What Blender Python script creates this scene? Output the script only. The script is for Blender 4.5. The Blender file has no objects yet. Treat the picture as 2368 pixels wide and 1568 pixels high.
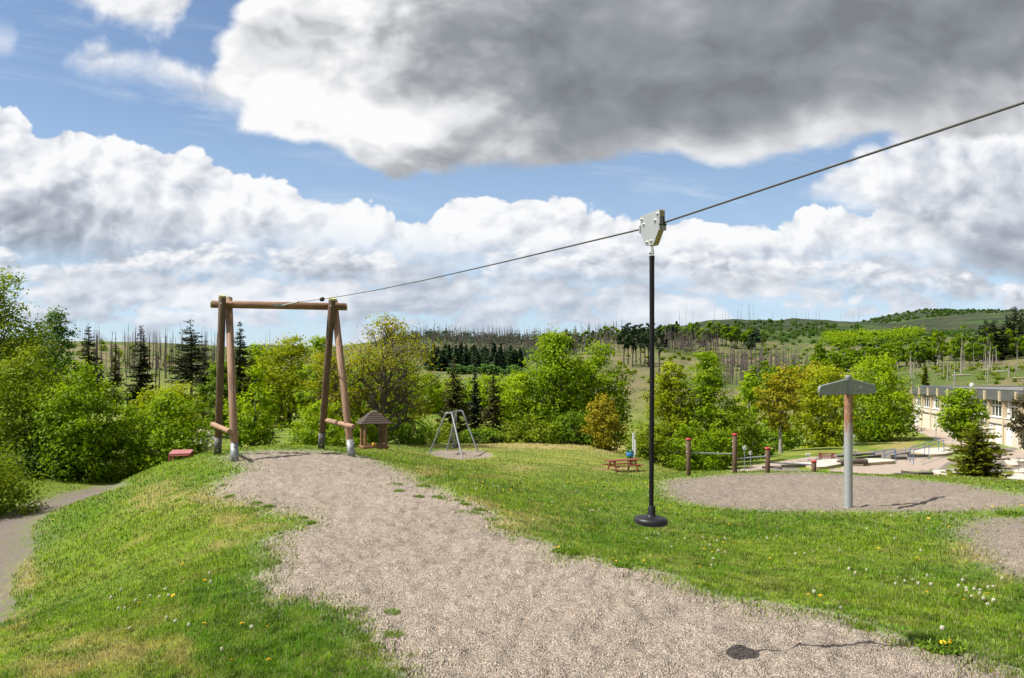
import bpy, math, random
import numpy as np
from mathutils import Vector, Matrix

rng = np.random.default_rng(7)
random.seed(7)
sc = bpy.context.scene
COL = sc.collection

# ------------------------------------------------------------------ camera
F, CX, HY, EYE = 1789.0, 1184.0, 872.0, 2.0        # focal length, principal column, horizon row (in 2368 px units), eye height
cam_data = bpy.data.cameras.new("camera")
cam = bpy.data.objects.new("camera", cam_data)
COL.objects.link(cam)
cam.location = (0, 0, EYE)
cam.rotation_euler = (math.radians(90), 0, 0)
cam_data.sensor_width = 36
cam_data.lens = F / 2368 * 36
cam_data.shift_y = (HY - 784) / 2368
cam_data.clip_start = 0.05
cam_data.clip_end = 20000
sc.camera = cam

# ------------------------------------------------------------------ render settings
sc.render.engine = 'CYCLES'
sc.cycles.max_bounces = 7
sc.cycles.diffuse_bounces = 3
sc.cycles.glossy_bounces = 3
sc.cycles.transmission_bounces = 6
sc.cycles.transparent_max_bounces = 6
sc.cycles.use_denoising = True
sc.cycles.use_adaptive_sampling = True
sc.cycles.adaptive_threshold = 0.02
sc.cycles.adaptive_min_samples = 10
sc.cycles.sample_clamp_indirect = 6
sc.view_settings.view_transform = 'Standard'
sc.view_settings.look = 'None'
sc.view_settings.gamma = 1.0
sc.view_settings.exposure = 0.55

# ------------------------------------------------------------------ sun
SUN_DIR = Vector((-0.70, -0.13, 1.0)).normalized()   # towards the sun
SUN_EL = math.asin(SUN_DIR.z)
SUN_ROT = math.atan2(SUN_DIR.x, SUN_DIR.y)
sun_data = bpy.data.lights.new("sun", 'SUN')
sun_data.energy = 5.0
sun_data.angle = math.radians(0.5)
sun_data.color = (1.0, 0.955, 0.88)
sun = bpy.data.objects.new("sun", sun_data)
COL.objects.link(sun)
sun.rotation_euler = (-SUN_DIR).to_track_quat('-Z', 'Y').to_euler()

# ------------------------------------------------------------------ node helper
class NG:
    def __init__(self, tree):
        self.t = tree
        self.n = tree.nodes
        self.l = tree.links
    def node(self, typ, **kw):
        nd = self.n.new(typ)
        for k, v in kw.items():
            setattr(nd, k, v)
        return nd
    def put(self, sock, v):
        if isinstance(v, bpy.types.NodeSocket):
            self.l.new(v, sock)
        elif v is not None:
            if hasattr(sock.default_value, '__len__') and not hasattr(v, '__len__'):
                v = (v,) * len(sock.default_value)
            if hasattr(sock.default_value, '__len__') and len(sock.default_value) == 4 and len(v) == 3:
                v = (*v, 1)
            sock.default_value = v
    def m(self, op, a, b=None, c=None, clamp=False):
        nd = self.node('ShaderNodeMath', operation=op, use_clamp=clamp)
        self.put(nd.inputs[0], a)
        if b is not None: self.put(nd.inputs[1], b)
        if c is not None: self.put(nd.inputs[2], c)
        return nd.outputs[0]
    def add(self, a, b): return self.m('ADD', a, b)
    def sub(self, a, b): return self.m('SUBTRACT', a, b)
    def mul(self, a, b): return self.m('MULTIPLY', a, b)
    def mad(self, a, b, c): return self.m('MULTIPLY_ADD', a, b, c)
    def sstep(self, lo, hi, x, a=0.0, b=1.0):
        nd = self.node('ShaderNodeMapRange', interpolation_type='SMOOTHSTEP')
        self.put(nd.inputs['Value'], x)
        self.put(nd.inputs['From Min'], lo); self.put(nd.inputs['From Max'], hi)
        self.put(nd.inputs['To Min'], a); self.put(nd.inputs['To Max'], b)
        return nd.outputs[0]
    def lin(self, lo, hi, x, a=0.0, b=1.0):
        nd = self.node('ShaderNodeMapRange')
        self.put(nd.inputs['Value'], x)
        self.put(nd.inputs['From Min'], lo); self.put(nd.inputs['From Max'], hi)
        self.put(nd.inputs['To Min'], a); self.put(nd.inputs['To Max'], b)
        return nd.outputs[0]
    def mix(self, f, a, b, blend='MIX'):
        nd = self.node('ShaderNodeMix', data_type='RGBA', blend_type=blend)
        self.put(nd.inputs[0], f); self.put(nd.inputs[6], a); self.put(nd.inputs[7], b)
        return nd.outputs[2]
    def noise(self, vec, scale, detail=4, rough=0.5, dist=0.0, dims='3D'):
        nd = self.node('ShaderNodeTexNoise', noise_dimensions=dims)
        if vec is not None: self.put(nd.inputs['Vector'], vec)
        self.put(nd.inputs['Scale'], scale); self.put(nd.inputs['Detail'], detail)
        self.put(nd.inputs['Roughness'], rough); self.put(nd.inputs['Distortion'], dist)
        return nd.outputs[0]
    def voronoi(self, vec, scale, out='Color', feature='F1', rand=1.0):
        nd = self.node('ShaderNodeTexVoronoi', feature=feature)
        if vec is not None: self.put(nd.inputs['Vector'], vec)
        self.put(nd.inputs['Scale'], scale); self.put(nd.inputs['Randomness'], rand)
        return nd.outputs[out]
    def curve(self, x, pts, lo=0.0, hi=1.0):
        """piecewise curve y(x); y values are given in [lo, hi]"""
        nd = self.node('ShaderNodeFloatCurve')
        c = nd.mapping.curves[0]
        pts = sorted(pts)
        q = [(px, (py - lo) / (hi - lo)) for px, py in pts]
        while len(c.points) < len(q):
            c.points.new(0.5, 0.5)
        for p, (a, b) in zip(c.points, q):
            p.location = (a, b)
            p.handle_type = 'VECTOR'
        nd.mapping.use_clip = False
        nd.mapping.update()
        self.put(nd.inputs['Value'], x)
        return self.mad(nd.outputs[0], hi - lo, lo)
    def xyz(self, v):
        nd = self.node('ShaderNodeSeparateXYZ'); self.put(nd.inputs[0], v); return nd.outputs
    def vec(self, x, y, z):
        nd = self.node('ShaderNodeCombineXYZ')
        self.put(nd.inputs[0], x); self.put(nd.inputs[1], y); self.put(nd.inputs[2], z)
        return nd.outputs[0]
    def vadd(self, a, b):
        nd = self.node('ShaderNodeVectorMath', operation='ADD')
        self.put(nd.inputs[0], a); self.put(nd.inputs[1], b); return nd.outputs[0]
    def vmul(self, a, b):
        nd = self.node('ShaderNodeVectorMath', operation='MULTIPLY')
        self.put(nd.inputs[0], a); self.put(nd.inputs[1], b); return nd.outputs[0]
    def ramp(self, x, stops):
        nd = self.node('ShaderNodeValToRGB')
        cr = nd.color_ramp
        while len(cr.elements) < len(stops): cr.elements.new(0.5)
        for e, (p, c) in zip(cr.elements, stops):
            e.position = p; e.color = (*c, 1)
        self.put(nd.inputs[0], x)
        return nd.outputs[0]

# ------------------------------------------------------------------ sky with clouds (world)
def build_world():
    w = bpy.data.worlds.new("World")
    sc.world = w
    w.use_nodes = True
    g = NG(w.node_tree)
    g.n.clear()
    out = g.node('ShaderNodeOutputWorld')
    sky = g.node('ShaderNodeTexSky', sky_type='NISHITA', sun_disc=False)
    sky.sun_elevation = SUN_EL
    sky.sun_rotation = SUN_ROT
    sky.altitude = 500
    sky.air_density = 1.0; sky.dust_density = 0.6; sky.ozone_density = 1.6
    d = g.node('ShaderNodeTexCoord').outputs['Generated']
    x, y, z = g.xyz(d)[:3]
    yy = g.m('MAXIMUM', g.m('ABSOLUTE', y), 0.15)
    a = g.m('DIVIDE', x, yy)
    e = g.m('DIVIDE', z, yy)
    u = g.mad(a, F / 2368, CX / 2368)
    v = g.mad(e, -F / 1568, HY / 1568)
    uc = g.m('MINIMUM', g.m('MAXIMUM', u, 0.0), 1.0)
    vc = g.m('MAXIMUM', g.m('MINIMUM', v, 0.6), -0.6)
    def field(S, off, sy=1.3, warp=0.40, pscale=1.9, dl=0.11, rough=0.60, rs=2.3, rd=5):
        """noise belonging to one cloud layer: ragged edge, rounded puffs and their lit side"""
        q = g.vec(g.mad(a, S, off), g.mad(e, S * sy, off * 0.37), off * 1.7)
        wn = g.node('ShaderNodeTexNoise'); g.put(wn.inputs['Vector'], q)
        wn.inputs['Scale'].default_value = 1.25; wn.inputs['Detail'].default_value = 3; wn.inputs['Roughness'].default_value = 0.55
        wv = g.vmul(g.vadd(wn.outputs['Color'], (-0.5, -0.5, -0.5)), (warp, warp * .8, 0))
        qw = g.vadd(q, wv)
        ed = g.sub(g.noise(g.vadd(q, g.vmul(wv, (.5, .5, .5))), 1.7, 7, rough), 0.5)
        def puff(v):
            nd = g.node('ShaderNodeTexVoronoi', voronoi_dimensions='2D', feature='F1')
            g.put(nd.inputs['Vector'], v); nd.inputs['Scale'].default_value = pscale
            nd.inputs['Detail'].default_value = 2.5; nd.inputs['Roughness'].default_value = 0.62; nd.inputs['Lacunarity'].default_value = 2.3
            return nd.outputs['Distance']
        p0 = puff(qw); p1 = puff(g.vadd(qw, (-dl * .75, dl, 0)))
        rel = g.sub(p1, p0)
        n0 = g.noise(qw, rs, rd, .54); n1 = g.noise(g.vadd(qw, (-dl * .7, dl * .9, 0)), rs, rd, .54)
        rel = g.add(g.mul(rel, 0.55), g.mul(g.sub(n0, n1), 0.62))
        nn = g.add(ed, g.mul(g.sub(0.42, p0), 0.45))
        big = g.sub(g.noise(q, 0.75, 2, .5), 0.5)
        return nn, rel, big, ed
    P = lambda pts: [(p / 2368, q_ / 1568) for p, q_ in pts]
    def below(top, amp, soft, nn):
        """0..1 inside the cloud under its top edge, and the depth under that edge"""
        t = g.sub(vc, g.curve(uc, P(top), -0.8, 1.2))
        t = g.mad(nn, amp, t)
        return g.sstep(-soft, soft, t), t
    def above(bot, amp, soft, nn):
        t = g.sub(g.curve(uc, P(bot), -0.8, 1.2), vc)
        t = g.mad(nn, amp, t)
        return g.sstep(-soft, soft, t), t
    def tone(s, warm=0.0):
        k = [(0.0, (0.235, 0.262, 0.305)), (0.25, (0.325, 0.36, 0.42)), (0.50, (0.455, 0.495, 0.570)), (0.75, (0.70, 0.73, 0.79)), (1.0, (0.93, 0.935, 0.945))]
        if warm: k = [(0.0, (0.205, 0.222, 0.245)), (0.25, (0.30, 0.320, 0.352)), (0.50, (0.465, 0.480, 0.505)), (0.75, (0.73, 0.74, 0.76)), (1.0, (0.94, 0.94, 0.945))]
        return g.ramp(s, k)

    skyc = g.vmul(sky.outputs[0], (SKY_GAIN, SKY_GAIN, SKY_GAIN))
    veil = g.sstep(0.02, 0.56, vc, 0.0, 0.55)
    colr = g.mix(veil, skyc, (0.52, 0.70, 0.92))
    st = g.noise(g.vec(g.mul(a, 2.2), g.mad(a, 2.0, g.mul(e, 13.0)), 0.0), 1.6, 6, 0.62, 0.6)
    colr = g.mix(g.mul(g.sstep(0.50, 0.80, st), 0.42), colr, (0.80, 0.86, 0.94))

    # layer A: rows of low cloud reaching the horizon
    nA, rA, gA, eA = field(5.6, 3.0, 1.75, 0.45, 1.5, 0.10)
    rows = g.noise(g.vec(g.mul(a, 2.0), g.mul(e, 15.0), 5.0), 1.0, 3, .5, .4)
    cov = g.sstep(-0.10, 0.08, g.add(g.mul(nA, 0.9), g.mul(g.sub(rows, 0.34), 1.1)))
    aA, tA = below([(0, 545), (300, 560), (700, 545), (1000, 600), (1500, 610), (1900, 585), (2368, 560)], 0.05, 0.03, nA)
    sA = g.add(g.mad(rA, 0.80, 0.60), g.add(g.mul(gA, 0.6), g.mul(g.sub(rows, 0.5), 1.2)))
    cA = g.mix(g.sstep(0.38, 0.53, vc, 0.0, 0.45), tone(sA), (0.60, 0.69, 0.83))
    colr = g.mix(g.mul(g.mul(aA, cov), 0.93), colr, cA)

    # layer B: the long cumulus band sloping down to the right
    nB, rB, gB, eB = field(4.6, 11.0, rs=1.9, rd=4)
    aB, tB = below([(0, 232), (40, 240), (85, 300), (150, 268), (245, 292), (310, 335), (455, 330), (540, 378), (640, 398),
                    (705, 430), (800, 438), (900, 478), (990, 476), (1030, 438), (1110, 432), (1185, 455), (1300, 445),
                    (1400, 478), (1520, 508), (1600, 490), (1700, 488), (1790, 495), (1860, 475), (1960, 470), (2368, 440)], 0.066, 0.0035, nB)
    bB, uB = above([(0, 585), (350, 600), (700, 580), (1000, 590), (1300, 620), (1700, 640), (2100, 600), (2368, 570)], 0.06, 0.05, eB)
    dk = g.curve(uc, [(0, 1.0), (0.25, 0.85), (0.45, 0.5), (0.6, 0.55), (0.8, 0.65), (1, 0.85)], 0, 1)
    sB = g.add(g.mad(rB, 0.95, 0.95), g.mul(g.mul(g.sstep(0.012, 0.20, g.mad(gB, .12, tB)), dk), -0.60))
    sB = g.add(sB, g.mul(gB, 0.35))
    colr = g.mix(g.mul(aB, bB), colr, tone(sB))

    # layer B2: a lower row of puffs in front of the band's foot
    nF, rF, gF, eF = field(7.0, 23.0, 1.8)
    aF, tF = below([(0, 575), (180, 600), (420, 560), (640, 572), (800, 556), (905, 572), (935, 640), (1000, 660), (1200, 560), (1500, 560), (1800, 560), (2050, 610), (2368, 640)], 0.06, 0.010, nF)
    bF, uF = above([(0, 640), (400, 625), (700, 650), (900, 640), (1000, 660), (1300, 640), (1700, 650), (2050, 660), (2368, 700)], 0.05, 0.03, eF)
    sF = g.add(g.mad(rF, 1.0, 0.84), g.add(g.mul(g.sstep(0.0, 0.07, tF), -0.40), g.mul(gF, 0.5)))
    colr = g.mix(g.mul(g.mul(aF, bF), 0.95), colr, tone(sF))

    # layer C: piled cumuli on the right
    nC, rC, gC, eC = field(4.2, 31.0)
    aC, tC = below([(0, 900), (1700, 900), (1780, 560), (1825, 430), (1890, 395), (1990, 335), (2050, 318), (2120, 300), (2368, 250)], 0.060, 0.012, nC)
    bC, uC = above([(0, 300), (1750, 400), (1850, 450), (2000, 490), (2150, 560), (2368, 660)], 0.055, 0.025, nC)
    sC = g.add(g.mad(rC, 0.85, 0.86), g.mul(g.sstep(0.03, 0.24, g.mad(gC, .12, tC)), -0.60))
    sC = g.add(sC, g.mul(gC, 0.4))
    colr = g.mix(g.mul(aC, bC), colr, tone(sC))

    # layer D: thin arm and the scrap in the upper left corner
    nD, rD, gD, eD = field(6.0, 41.0, 1.3, 0.6, 1.4, .1, .62)
    aD1, tD = below([(0, 300), (120, 300), (140, 110), (175, 84), (230, 84), (300, 100), (400, 130), (470, 152), (560, 130), (600, 200), (2368, 1500)], 0.050, 0.016, nD)
    bD1, uD = above([(0, 60), (120, 80), (150, 130), (190, 150), (240, 160), (330, 160), (420, 195), (500, 240), (580, 258), (640, 200), (2368, -500)], 0.060, 0.030, eD)
    sD = g.add(g.mad(rD, 0.9, 0.97), g.mul(g.sstep(0.0, 0.07, tD), -0.10))
    colr = g.mix(g.mul(g.mul(aD1, bD1), 0.95), colr, tone(sD, 1))
    bD2, uD2 = above([(0, -60), (80, -20), (120, 10), (180, 32), (260, 62), (330, 82), (390, 92), (425, 60), (445, 10), (470, -60), (2368, -900)], 0.070, 0.022, nD)
    colr = g.mix(g.mul(bD2, 0.93), colr, tone(g.mad(rD, 0.9, 0.97), 1))
    bD3, uD3 = above([(0, 118), (22, 118), (40, 100), (60, 30), (100, -90), (2368, -900)], 0.05, 0.02, eD)
    aD3, tD3 = below([(0, 75), (30, 80), (60, 130), (2368, 300)], 0.05, 0.03, eD)
    colr = g.mix(g.mul(g.mul(bD3, aD3), 0.6), colr, (0.9, 0.92, 0.96))

    # layer E: the big overhead mass, white on its left, slate grey to the right
    nE, rE, gE, eE = field(3.6, 53.0, 1.5, 0.45, 1.25, 0.16, .60, 1.35, 3.5)
    left = g.sub(u, g.curve(g.m('MINIMUM', g.m('MAXIMUM', vc, 0.0), 1.0), [(0, 0.226), (0.035, 0.222), (0.06, 0.208), (0.085, 0.214), (0.11, 0.196), (0.135, 0.205), (0.155, 0.226), (0.175, 0.220), (0.2, 0.212), (1, 0.21)], 0, 1))
    left = g.mad(nE, 0.045, left)
    bE, uE = above([(0, 300), (500, 300), (560, 312), (700, 328), (800, 350), (860, 385), (920, 405), (1020, 398), (1180, 378),
                    (1400, 375), (1560, 368), (1650, 385), (1750, 372), (1850, 345), (1930, 322), (2040, 318), (2120, 345), (2240, 340), (2368, 310)], 0.085, 0.010, g.add(g.mul(eE, .75), g.mul(nE, .25)))
    aE = g.mul(bE, g.sstep(-0.006, 0.008, left))
    core = g.sub(g.add(u, g.mul(vc, -0.20)), 0.375)
    gx = g.sstep(-0.15, 0.19, g.add(g.mul(eE, 0.42), g.mad(gE, 0.10, core)))
    rim = g.sstep(0.0, g.curve(uc, [(0, .07), (.7, .075), (.85, .10), (1, .16)], 0, 1), uE)
    rimr = g.curve(uc, [(0, 0.5), (0.3, 0.3), (0.38, 0.15), (0.46, 0.15), (0.55, 0.5), (0.65, 0.95), (1, 1.0)], 0, 1)
    sE = g.mad(gx, -0.86, 1.0)
    sE = g.add(sE, g.mul(g.mul(g.sub(1.0, rim), rimr), 0.55))
    val = g.sub(g.sub(vc, 0.172), g.mul(g.sub(u, 0.33), 0.28))
    vb = g.mul(g.sstep(0.055, 0.0, g.m('ABSOLUTE', g.mad(eE, 0.10, val))), g.sstep(0.47, 0.35, u))
    sE = g.add(sE, g.mul(vb, 0.55))
    bel = g.mul(g.mul(g.sstep(0.085, 0.02, g.mad(eE, .05, uE)), g.sstep(0.25, 0.35, u)), g.sstep(0.52, 0.42, u))
    sE = g.add(sE, g.mul(bel, -0.34))
    sE = g.add(sE, g.mul(rE, g.mad(gx, -0.62, 1.15)))
    sE = g.add(sE, g.mul(gE, 0.40))
    colr = g.mix(aE, colr, tone(sE, 1))

    colr = g.mix(g.sstep(-0.02, -0.10, e), colr, (0.12, 0.15, 0.08))
    bg = g.node('ShaderNodeBackground')
    g.put(bg.inputs['Color'], colr)
    bg.inputs['Strength'].default_value = 0.71
    g.l.new(bg.outputs[0], out.inputs['Surface'])
    w.cycles.sampling_method = 'MANUAL'
    w.cycles.sample_map_resolution = 512
SKY_GAIN = 0.135
build_world()

# ------------------------------------------------------------------ object helpers
def link(o):
    COL.objects.link(o); return o
def thing(name, label, cat, loc, group=None):
    o = bpy.data.objects.new(name, None)
    o.empty_display_size = 0.2
    link(o); o.location = loc
    o['label'] = label; o['category'] = cat
    if group: o['group'] = group
    return o
def tag(o, label, cat, group=None):
    o['label'] = label; o['category'] = cat
    if group: o['group'] = group
    return o
def children(o): return list(o.children)
def copy_tree(o, parent=None):
    c = o.copy(); link(c)
    if parent is not None: c.parent = parent
    for ch in children(o): copy_tree(ch, c)
    return c

class MB:
    """collects geometry for one mesh"""
    def __init__(self): self.v = []; self.f = []; self.smooth = []
    def _add(self, vs, fs, smooth=False):
        b = len(self.v)
        self.v += [tuple(p) for p in vs]
        self.f += [tuple(i + b for i in f) for f in fs]
        self.smooth += [smooth] * len(fs)
    def box(self, c, s, rot=None, bevel=0.0):
        cx, cy, cz = c; hx, hy, hz = s[0] / 2, s[1] / 2, s[2] / 2
        b = min(bevel, hx * .9, hy * .9, hz * .9)
        if b <= 0:
            vs = [Vector((x * hx, y * hy, z * hz)) for x in (-1, 1) for y in (-1, 1) for z in (-1, 1)]
            fs = [(0, 1, 3, 2), (4, 6, 7, 5), (0, 4, 5, 1), (2, 3, 7, 6), (0, 2, 6, 4), (1, 5, 7, 3)]
        else:
            pr = [(-hx, -hy + b), (-hx, hy - b), (-hx + b, hy), (hx - b, hy), (hx, hy - b), (hx, -hy + b), (hx - b, -hy), (-hx + b, -hy)]
            sq = [(-hx + b, -hy + b), (-hx + b, hy - b), (-hx + b, hy - b), (hx - b, hy - b), (hx - b, hy - b), (hx - b, -hy + b), (hx - b, -hy + b), (-hx + b, -hy + b)]
            vs = []
            for zz, ring in ((-hz, sq), (-hz + b, pr), (hz - b, pr), (hz, sq)):
                vs += [Vector((p[0], p[1], zz)) for p in ring]
            fs = []
            for k in range(3):
                for i in range(8):
                    j = (i + 1) % 8
                    fs.append((k * 8 + i, k * 8 + i + 8, k * 8 + j + 8, k * 8 + j))
            fs.append((0, 2, 4, 6)); fs[-1] = (1, 3, 5, 7)
            fs.append((31, 29, 27, 25))
        if rot is not None: vs = [rot @ p for p in vs]
        self._add([p + Vector(c) for p in vs], fs)
        return self
    def tube(self, pts, rad, n=10, caps=True, chamfer=0.0):
        pts = [Vector(p) for p in pts]
        if not hasattr(rad, '__len__'): rad = [rad] * len(pts)
        rad = list(rad)
        if chamfer > 0:
            d0 = (pts[1] - pts[0]).normalized(); d1 = (pts[-1] - pts[-2]).normalized()
            pts = [pts[0], pts[0] + d0 * chamfer] + pts[1:-1] + [pts[-1] - d1 * chamfer, pts[-1]]
            rad = [rad[0] - chamfer, rad[0]] + rad[1:-1] + [rad[-1], rad[-1] - chamfer]
        vs = []; prev = None
        for i, p in enumerate(pts):
            d = (pts[min(i + 1, len(pts) - 1)] - pts[max(i - 1, 0)]).normalized()
            if prev is None:
                up = Vector((0, 0, 1)) if abs(d.z) < 0.9 else Vector((1, 0, 0))
                a = d.cross(up).normalized()
            else:
                a = (prev - d * prev.dot(d)).normalized()
            prev = a
            b = d.cross(a)
            for k in range(n):
                t = 2 * math.pi * k / n
                vs.append(p + (a * math.cos(t) + b * math.sin(t)) * rad[i])
        fs = []
        for i in range(len(pts) - 1):
            for k in range(n):
                j = (k + 1) % n
                fs.append((i * n + k, i * n + j, (i + 1) * n + j, (i + 1) * n + k))
        self._add(vs, fs, True)
        if caps:
            m = (len(pts) - 1) * n
            self._add(vs[:n], [tuple(range(n - 1, -1, -1))])
            self._add(vs[m:], [tuple(range(n))])
        return self
    def lathe(self, prof, c, n=24, smooth=True, rot=None, squash=None):
        vs = []
        for r, z in prof:
            for k in range(n):
                t = 2 * math.pi * k / n
                p = Vector((r * math.cos(t), r * math.sin(t), z))
                if rot is not None: p = rot @ p
                vs.append(p + Vector(c))
        fs = []
        for i in range(len(prof) - 1):
            for k in range(n):
                j = (k + 1) % n
                fs.append((i * n + k, i * n + j, (i + 1) * n + j, (i + 1) * n + k))
        self._add(vs, fs, smooth)
        self._add(vs[:n], [tuple(range(n - 1, -1, -1))])
        self._add(vs[-n:], [tuple(range(n))])
        return self
    def prism(self, bottom, top):
        n = len(bottom)
        vs = [Vector(p) for p in bottom] + [Vector(p) for p in top]
        fs = [(i, (i + 1) % n, n + (i + 1) % n, n + i) for i in range(n)]
        fs.append(tuple(range(n - 1, -1, -1))); fs.append(tuple(range(n, 2 * n)))
        self._add(vs, fs)
        return self
    def sphere(self, c, r, n=14, m=9, sq=(1, 1, 1)):
        prof = []
        vs = []
        for i in range(m + 1):
            ph = -math.pi / 2 + math.pi * i / m
            for k in range(n):
                t = 2 * math.pi * k / n
                vs.append(Vector((c[0] + r * sq[0] * math.cos(ph) * math.cos(t), c[1] + r * sq[1] * math.cos(ph) * math.sin(t), c[2] + r * sq[2] * math.sin(ph))))
        fs = []
        for i in range(m):
            for k in range(n):
                j = (k + 1) % n
                fs.append((i * n + k, i * n + j, (i + 1) * n + j, (i + 1) * n + k))
        self._add(vs, fs, True)
        return self
    def build(self, name, mat, parent=None, origin=None):
        me = bpy.data.meshes.new(name)
        o0 = Vector(origin) if origin is not None else (Vector(parent.location) if parent is not None and parent.parent is None else Vector((0, 0, 0)))
        if parent is not None and parent.parent is not None and origin is None:
            o0 = Vector(parent.parent.location)
        me.from_pydata([tuple(Vector(p) - o0) for p in self.v], [], self.f)
        me.polygons.foreach_set('use_smooth', self.smooth)
        me.validate()
        me.materials.append(mat)
        ob = bpy.data.objects.new(name, me); link(ob)
        if parent is not None: ob.parent = parent
        elif origin is not None: ob.location = o0
        return ob

def log_obj(name, a, b, r, mat, parent, n=20, chamfer=0.008, r2=None):
    """a straight round timber whose local Z runs along it (so the grain does too)"""
    a = Vector(a); b = Vector(b); L = (b - a).length
    m = MB(); m.tube([(0, 0, 0), (0, 0, L)], [r, r2 or r], n, True, chamfer)
    me_o = m.build(name, mat, None)
    me_o.parent = parent
    q = Vector((0, 0, 1)).rotation_difference((b - a).normalized())
    base = Vector(parent.location) if parent.parent is None else Vector(parent.parent.location)
    me_o.location = a - base
    me_o.rotation_mode = 'QUATERNION'; me_o.rotation_quaternion = q
    return me_o

def np_mesh(name, V, Q, mat, parent=None, smooth=False, attrs=None, tri=False):
    """V (N,3), Q (M,4) numpy -> object"""
    me = bpy.data.meshes.new(name)
    V = np.ascontiguousarray(V, np.float32); Q = np.ascontiguousarray(Q, np.int32)
    k = Q.shape[1]
    me.vertices.add(len(V)); me.vertices.foreach_set('co', V.ravel())
    me.loops.add(Q.size); me.loops.foreach_set('vertex_index', Q.ravel())
    me.polygons.add(len(Q))
    me.polygons.foreach_set('loop_start', np.arange(0, Q.size, k, dtype=np.int32))
    me.polygons.foreach_set('loop_total', np.full(len(Q), k, np.int32))
    me.polygons.foreach_set('use_smooth', np.full(len(Q), smooth, bool))
    me.update(calc_edges=True)
    for an, (typ, arr) in (attrs or {}).items():
        at = me.attributes.new(an, typ, 'POINT')
        at.data.foreach_set('color' if typ == 'FLOAT_COLOR' else 'value', np.ascontiguousarray(arr, np.float32).ravel())
    if mat is not None: me.materials.append(mat)
    o = bpy.data.objects.new(name, me); link(o)
    if parent is not None: o.parent = parent
    return o

# ------------------------------------------------------------------ materials
def mat(name, c1, c2=None, rough=0.7, scale=8.0, stretch=(1, 1, 1), detail=5, bump=0.0, metal=0.0, spec=0.5, bscale=None, coat=0.0):
    m = bpy.data.materials.new(name); m.use_nodes = True
    g = NG(m.node_tree); bs = g.n['Principled BSDF']
    co = g.node('ShaderNodeTexCoord').outputs['Object']
    v = g.vmul(co, stretch)
    crack = None
    if name.startswith('timber_') and 'cap' not in name:
        oi = g.node('ShaderNodeObjectInfo').outputs['Random']
        ck = g.noise(g.vadd(g.vmul(co, (26, 26, .55)), g.vec(g.mul(oi, 40), 0.0, g.mul(oi, 17))), 1.0, 3, .5)
        crack = g.m('MULTIPLY', g.sstep(0.035, 0.012, g.m('ABSOLUTE', g.sub(ck, 0.5))), g.sstep(.42, .6, g.noise(g.vmul(co, (3, 3, .8)), 1.3, 2, .5)))
    n = g.noise(v, scale, detail, 0.6)
    if c2 is not None:
        col = g.mix(g.sstep(0.32, 0.68, n), c1, c2)
        n2 = g.noise(v, scale * 6, 3, 0.6)
        col = g.mix(g.mul(n2, 0.35), col, g.vmul(col, (0.55, 0.55, 0.55)))
        if crack is not None: col = g.mix(g.mul(crack, .8), col, (.022, .014, .009))
        g.put(bs.inputs['Base Color'], col)
    else:
        g.put(bs.inputs['Base Color'], c1)
    g.put(bs.inputs['Roughness'], g.mad(n, 0.25, rough - 0.12))
    bs.inputs['Metallic'].default_value = metal
    bs.inputs['Specular IOR Level'].default_value = spec
    bs.inputs['Coat Weight'].default_value = coat
    if bump > 0:
        b = g.node('ShaderNodeBump'); b.inputs['Strength'].default_value = bump; b.inputs['Distance'].default_value = 0.02
        g.put(b.inputs['Height'], g.noise(v, bscale or scale * 3, 4, 0.6))
        g.l.new(b.outputs[0], bs.inputs['Normal'])
    return m

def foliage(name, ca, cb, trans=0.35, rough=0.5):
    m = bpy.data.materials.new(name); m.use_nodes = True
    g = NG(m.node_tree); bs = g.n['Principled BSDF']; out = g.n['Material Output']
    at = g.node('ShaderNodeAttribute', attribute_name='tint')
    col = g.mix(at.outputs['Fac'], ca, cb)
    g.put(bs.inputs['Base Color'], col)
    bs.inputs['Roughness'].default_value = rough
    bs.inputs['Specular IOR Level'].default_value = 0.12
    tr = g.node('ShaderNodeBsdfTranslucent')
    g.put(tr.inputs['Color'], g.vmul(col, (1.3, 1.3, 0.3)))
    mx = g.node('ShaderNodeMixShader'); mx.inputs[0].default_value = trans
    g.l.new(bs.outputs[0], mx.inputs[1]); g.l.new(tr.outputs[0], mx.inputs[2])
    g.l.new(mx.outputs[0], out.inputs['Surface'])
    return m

# ------------------------------------------------------------------ value noise (numpy)
def vnoise(x, y, seed=0):
    xi = np.floor(x).astype(np.int64); yi = np.floor(y).astype(np.int64)
    fx = x - xi; fy = y - yi
    fx = fx * fx * (3 - 2 * fx); fy = fy * fy * (3 - 2 * fy)
    def h(i, j):
        n = (i * 374761393 + j * 668265263 + seed * 1442695041) & 0x7fffffff
        n = ((n ^ (n >> 13)) * 1274126177) & 0x7fffffff
        n = (n ^ (n >> 16)) & 0xffff
        return n / 65535.0
    return (h(xi, yi) * (1 - fx) + h(xi + 1, yi) * fx) * (1 - fy) + (h(xi, yi + 1) * (1 - fx) + h(xi + 1, yi + 1) * fx) * fy
def fbm(x, y, oct=4, seed=0):
    s = 0; a = 0.5; t = 0
    for i in range(oct):
        s = s + a * vnoise(x * 2 ** i + 17.3 * i, y * 2 ** i - 9.1 * i, seed + i); t += a; a *= 0.5
    return s / t
# ------------------------------------------------------------------ terrain heights
def PT(px, py, d):                       # a measured spot: picture column/row and distance -> world
    return Vector(((px - CX) / F * d, d, EYE - (py - HY) / F * d))
def z_at(py, d): return EYE - (py - HY) / F * d

CTRL = []                                # (px, distance, z)
def cp(px, d, py=None, z=None): CTRL.append((px, d, z_at(py, d) if z is None else z))
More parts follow.
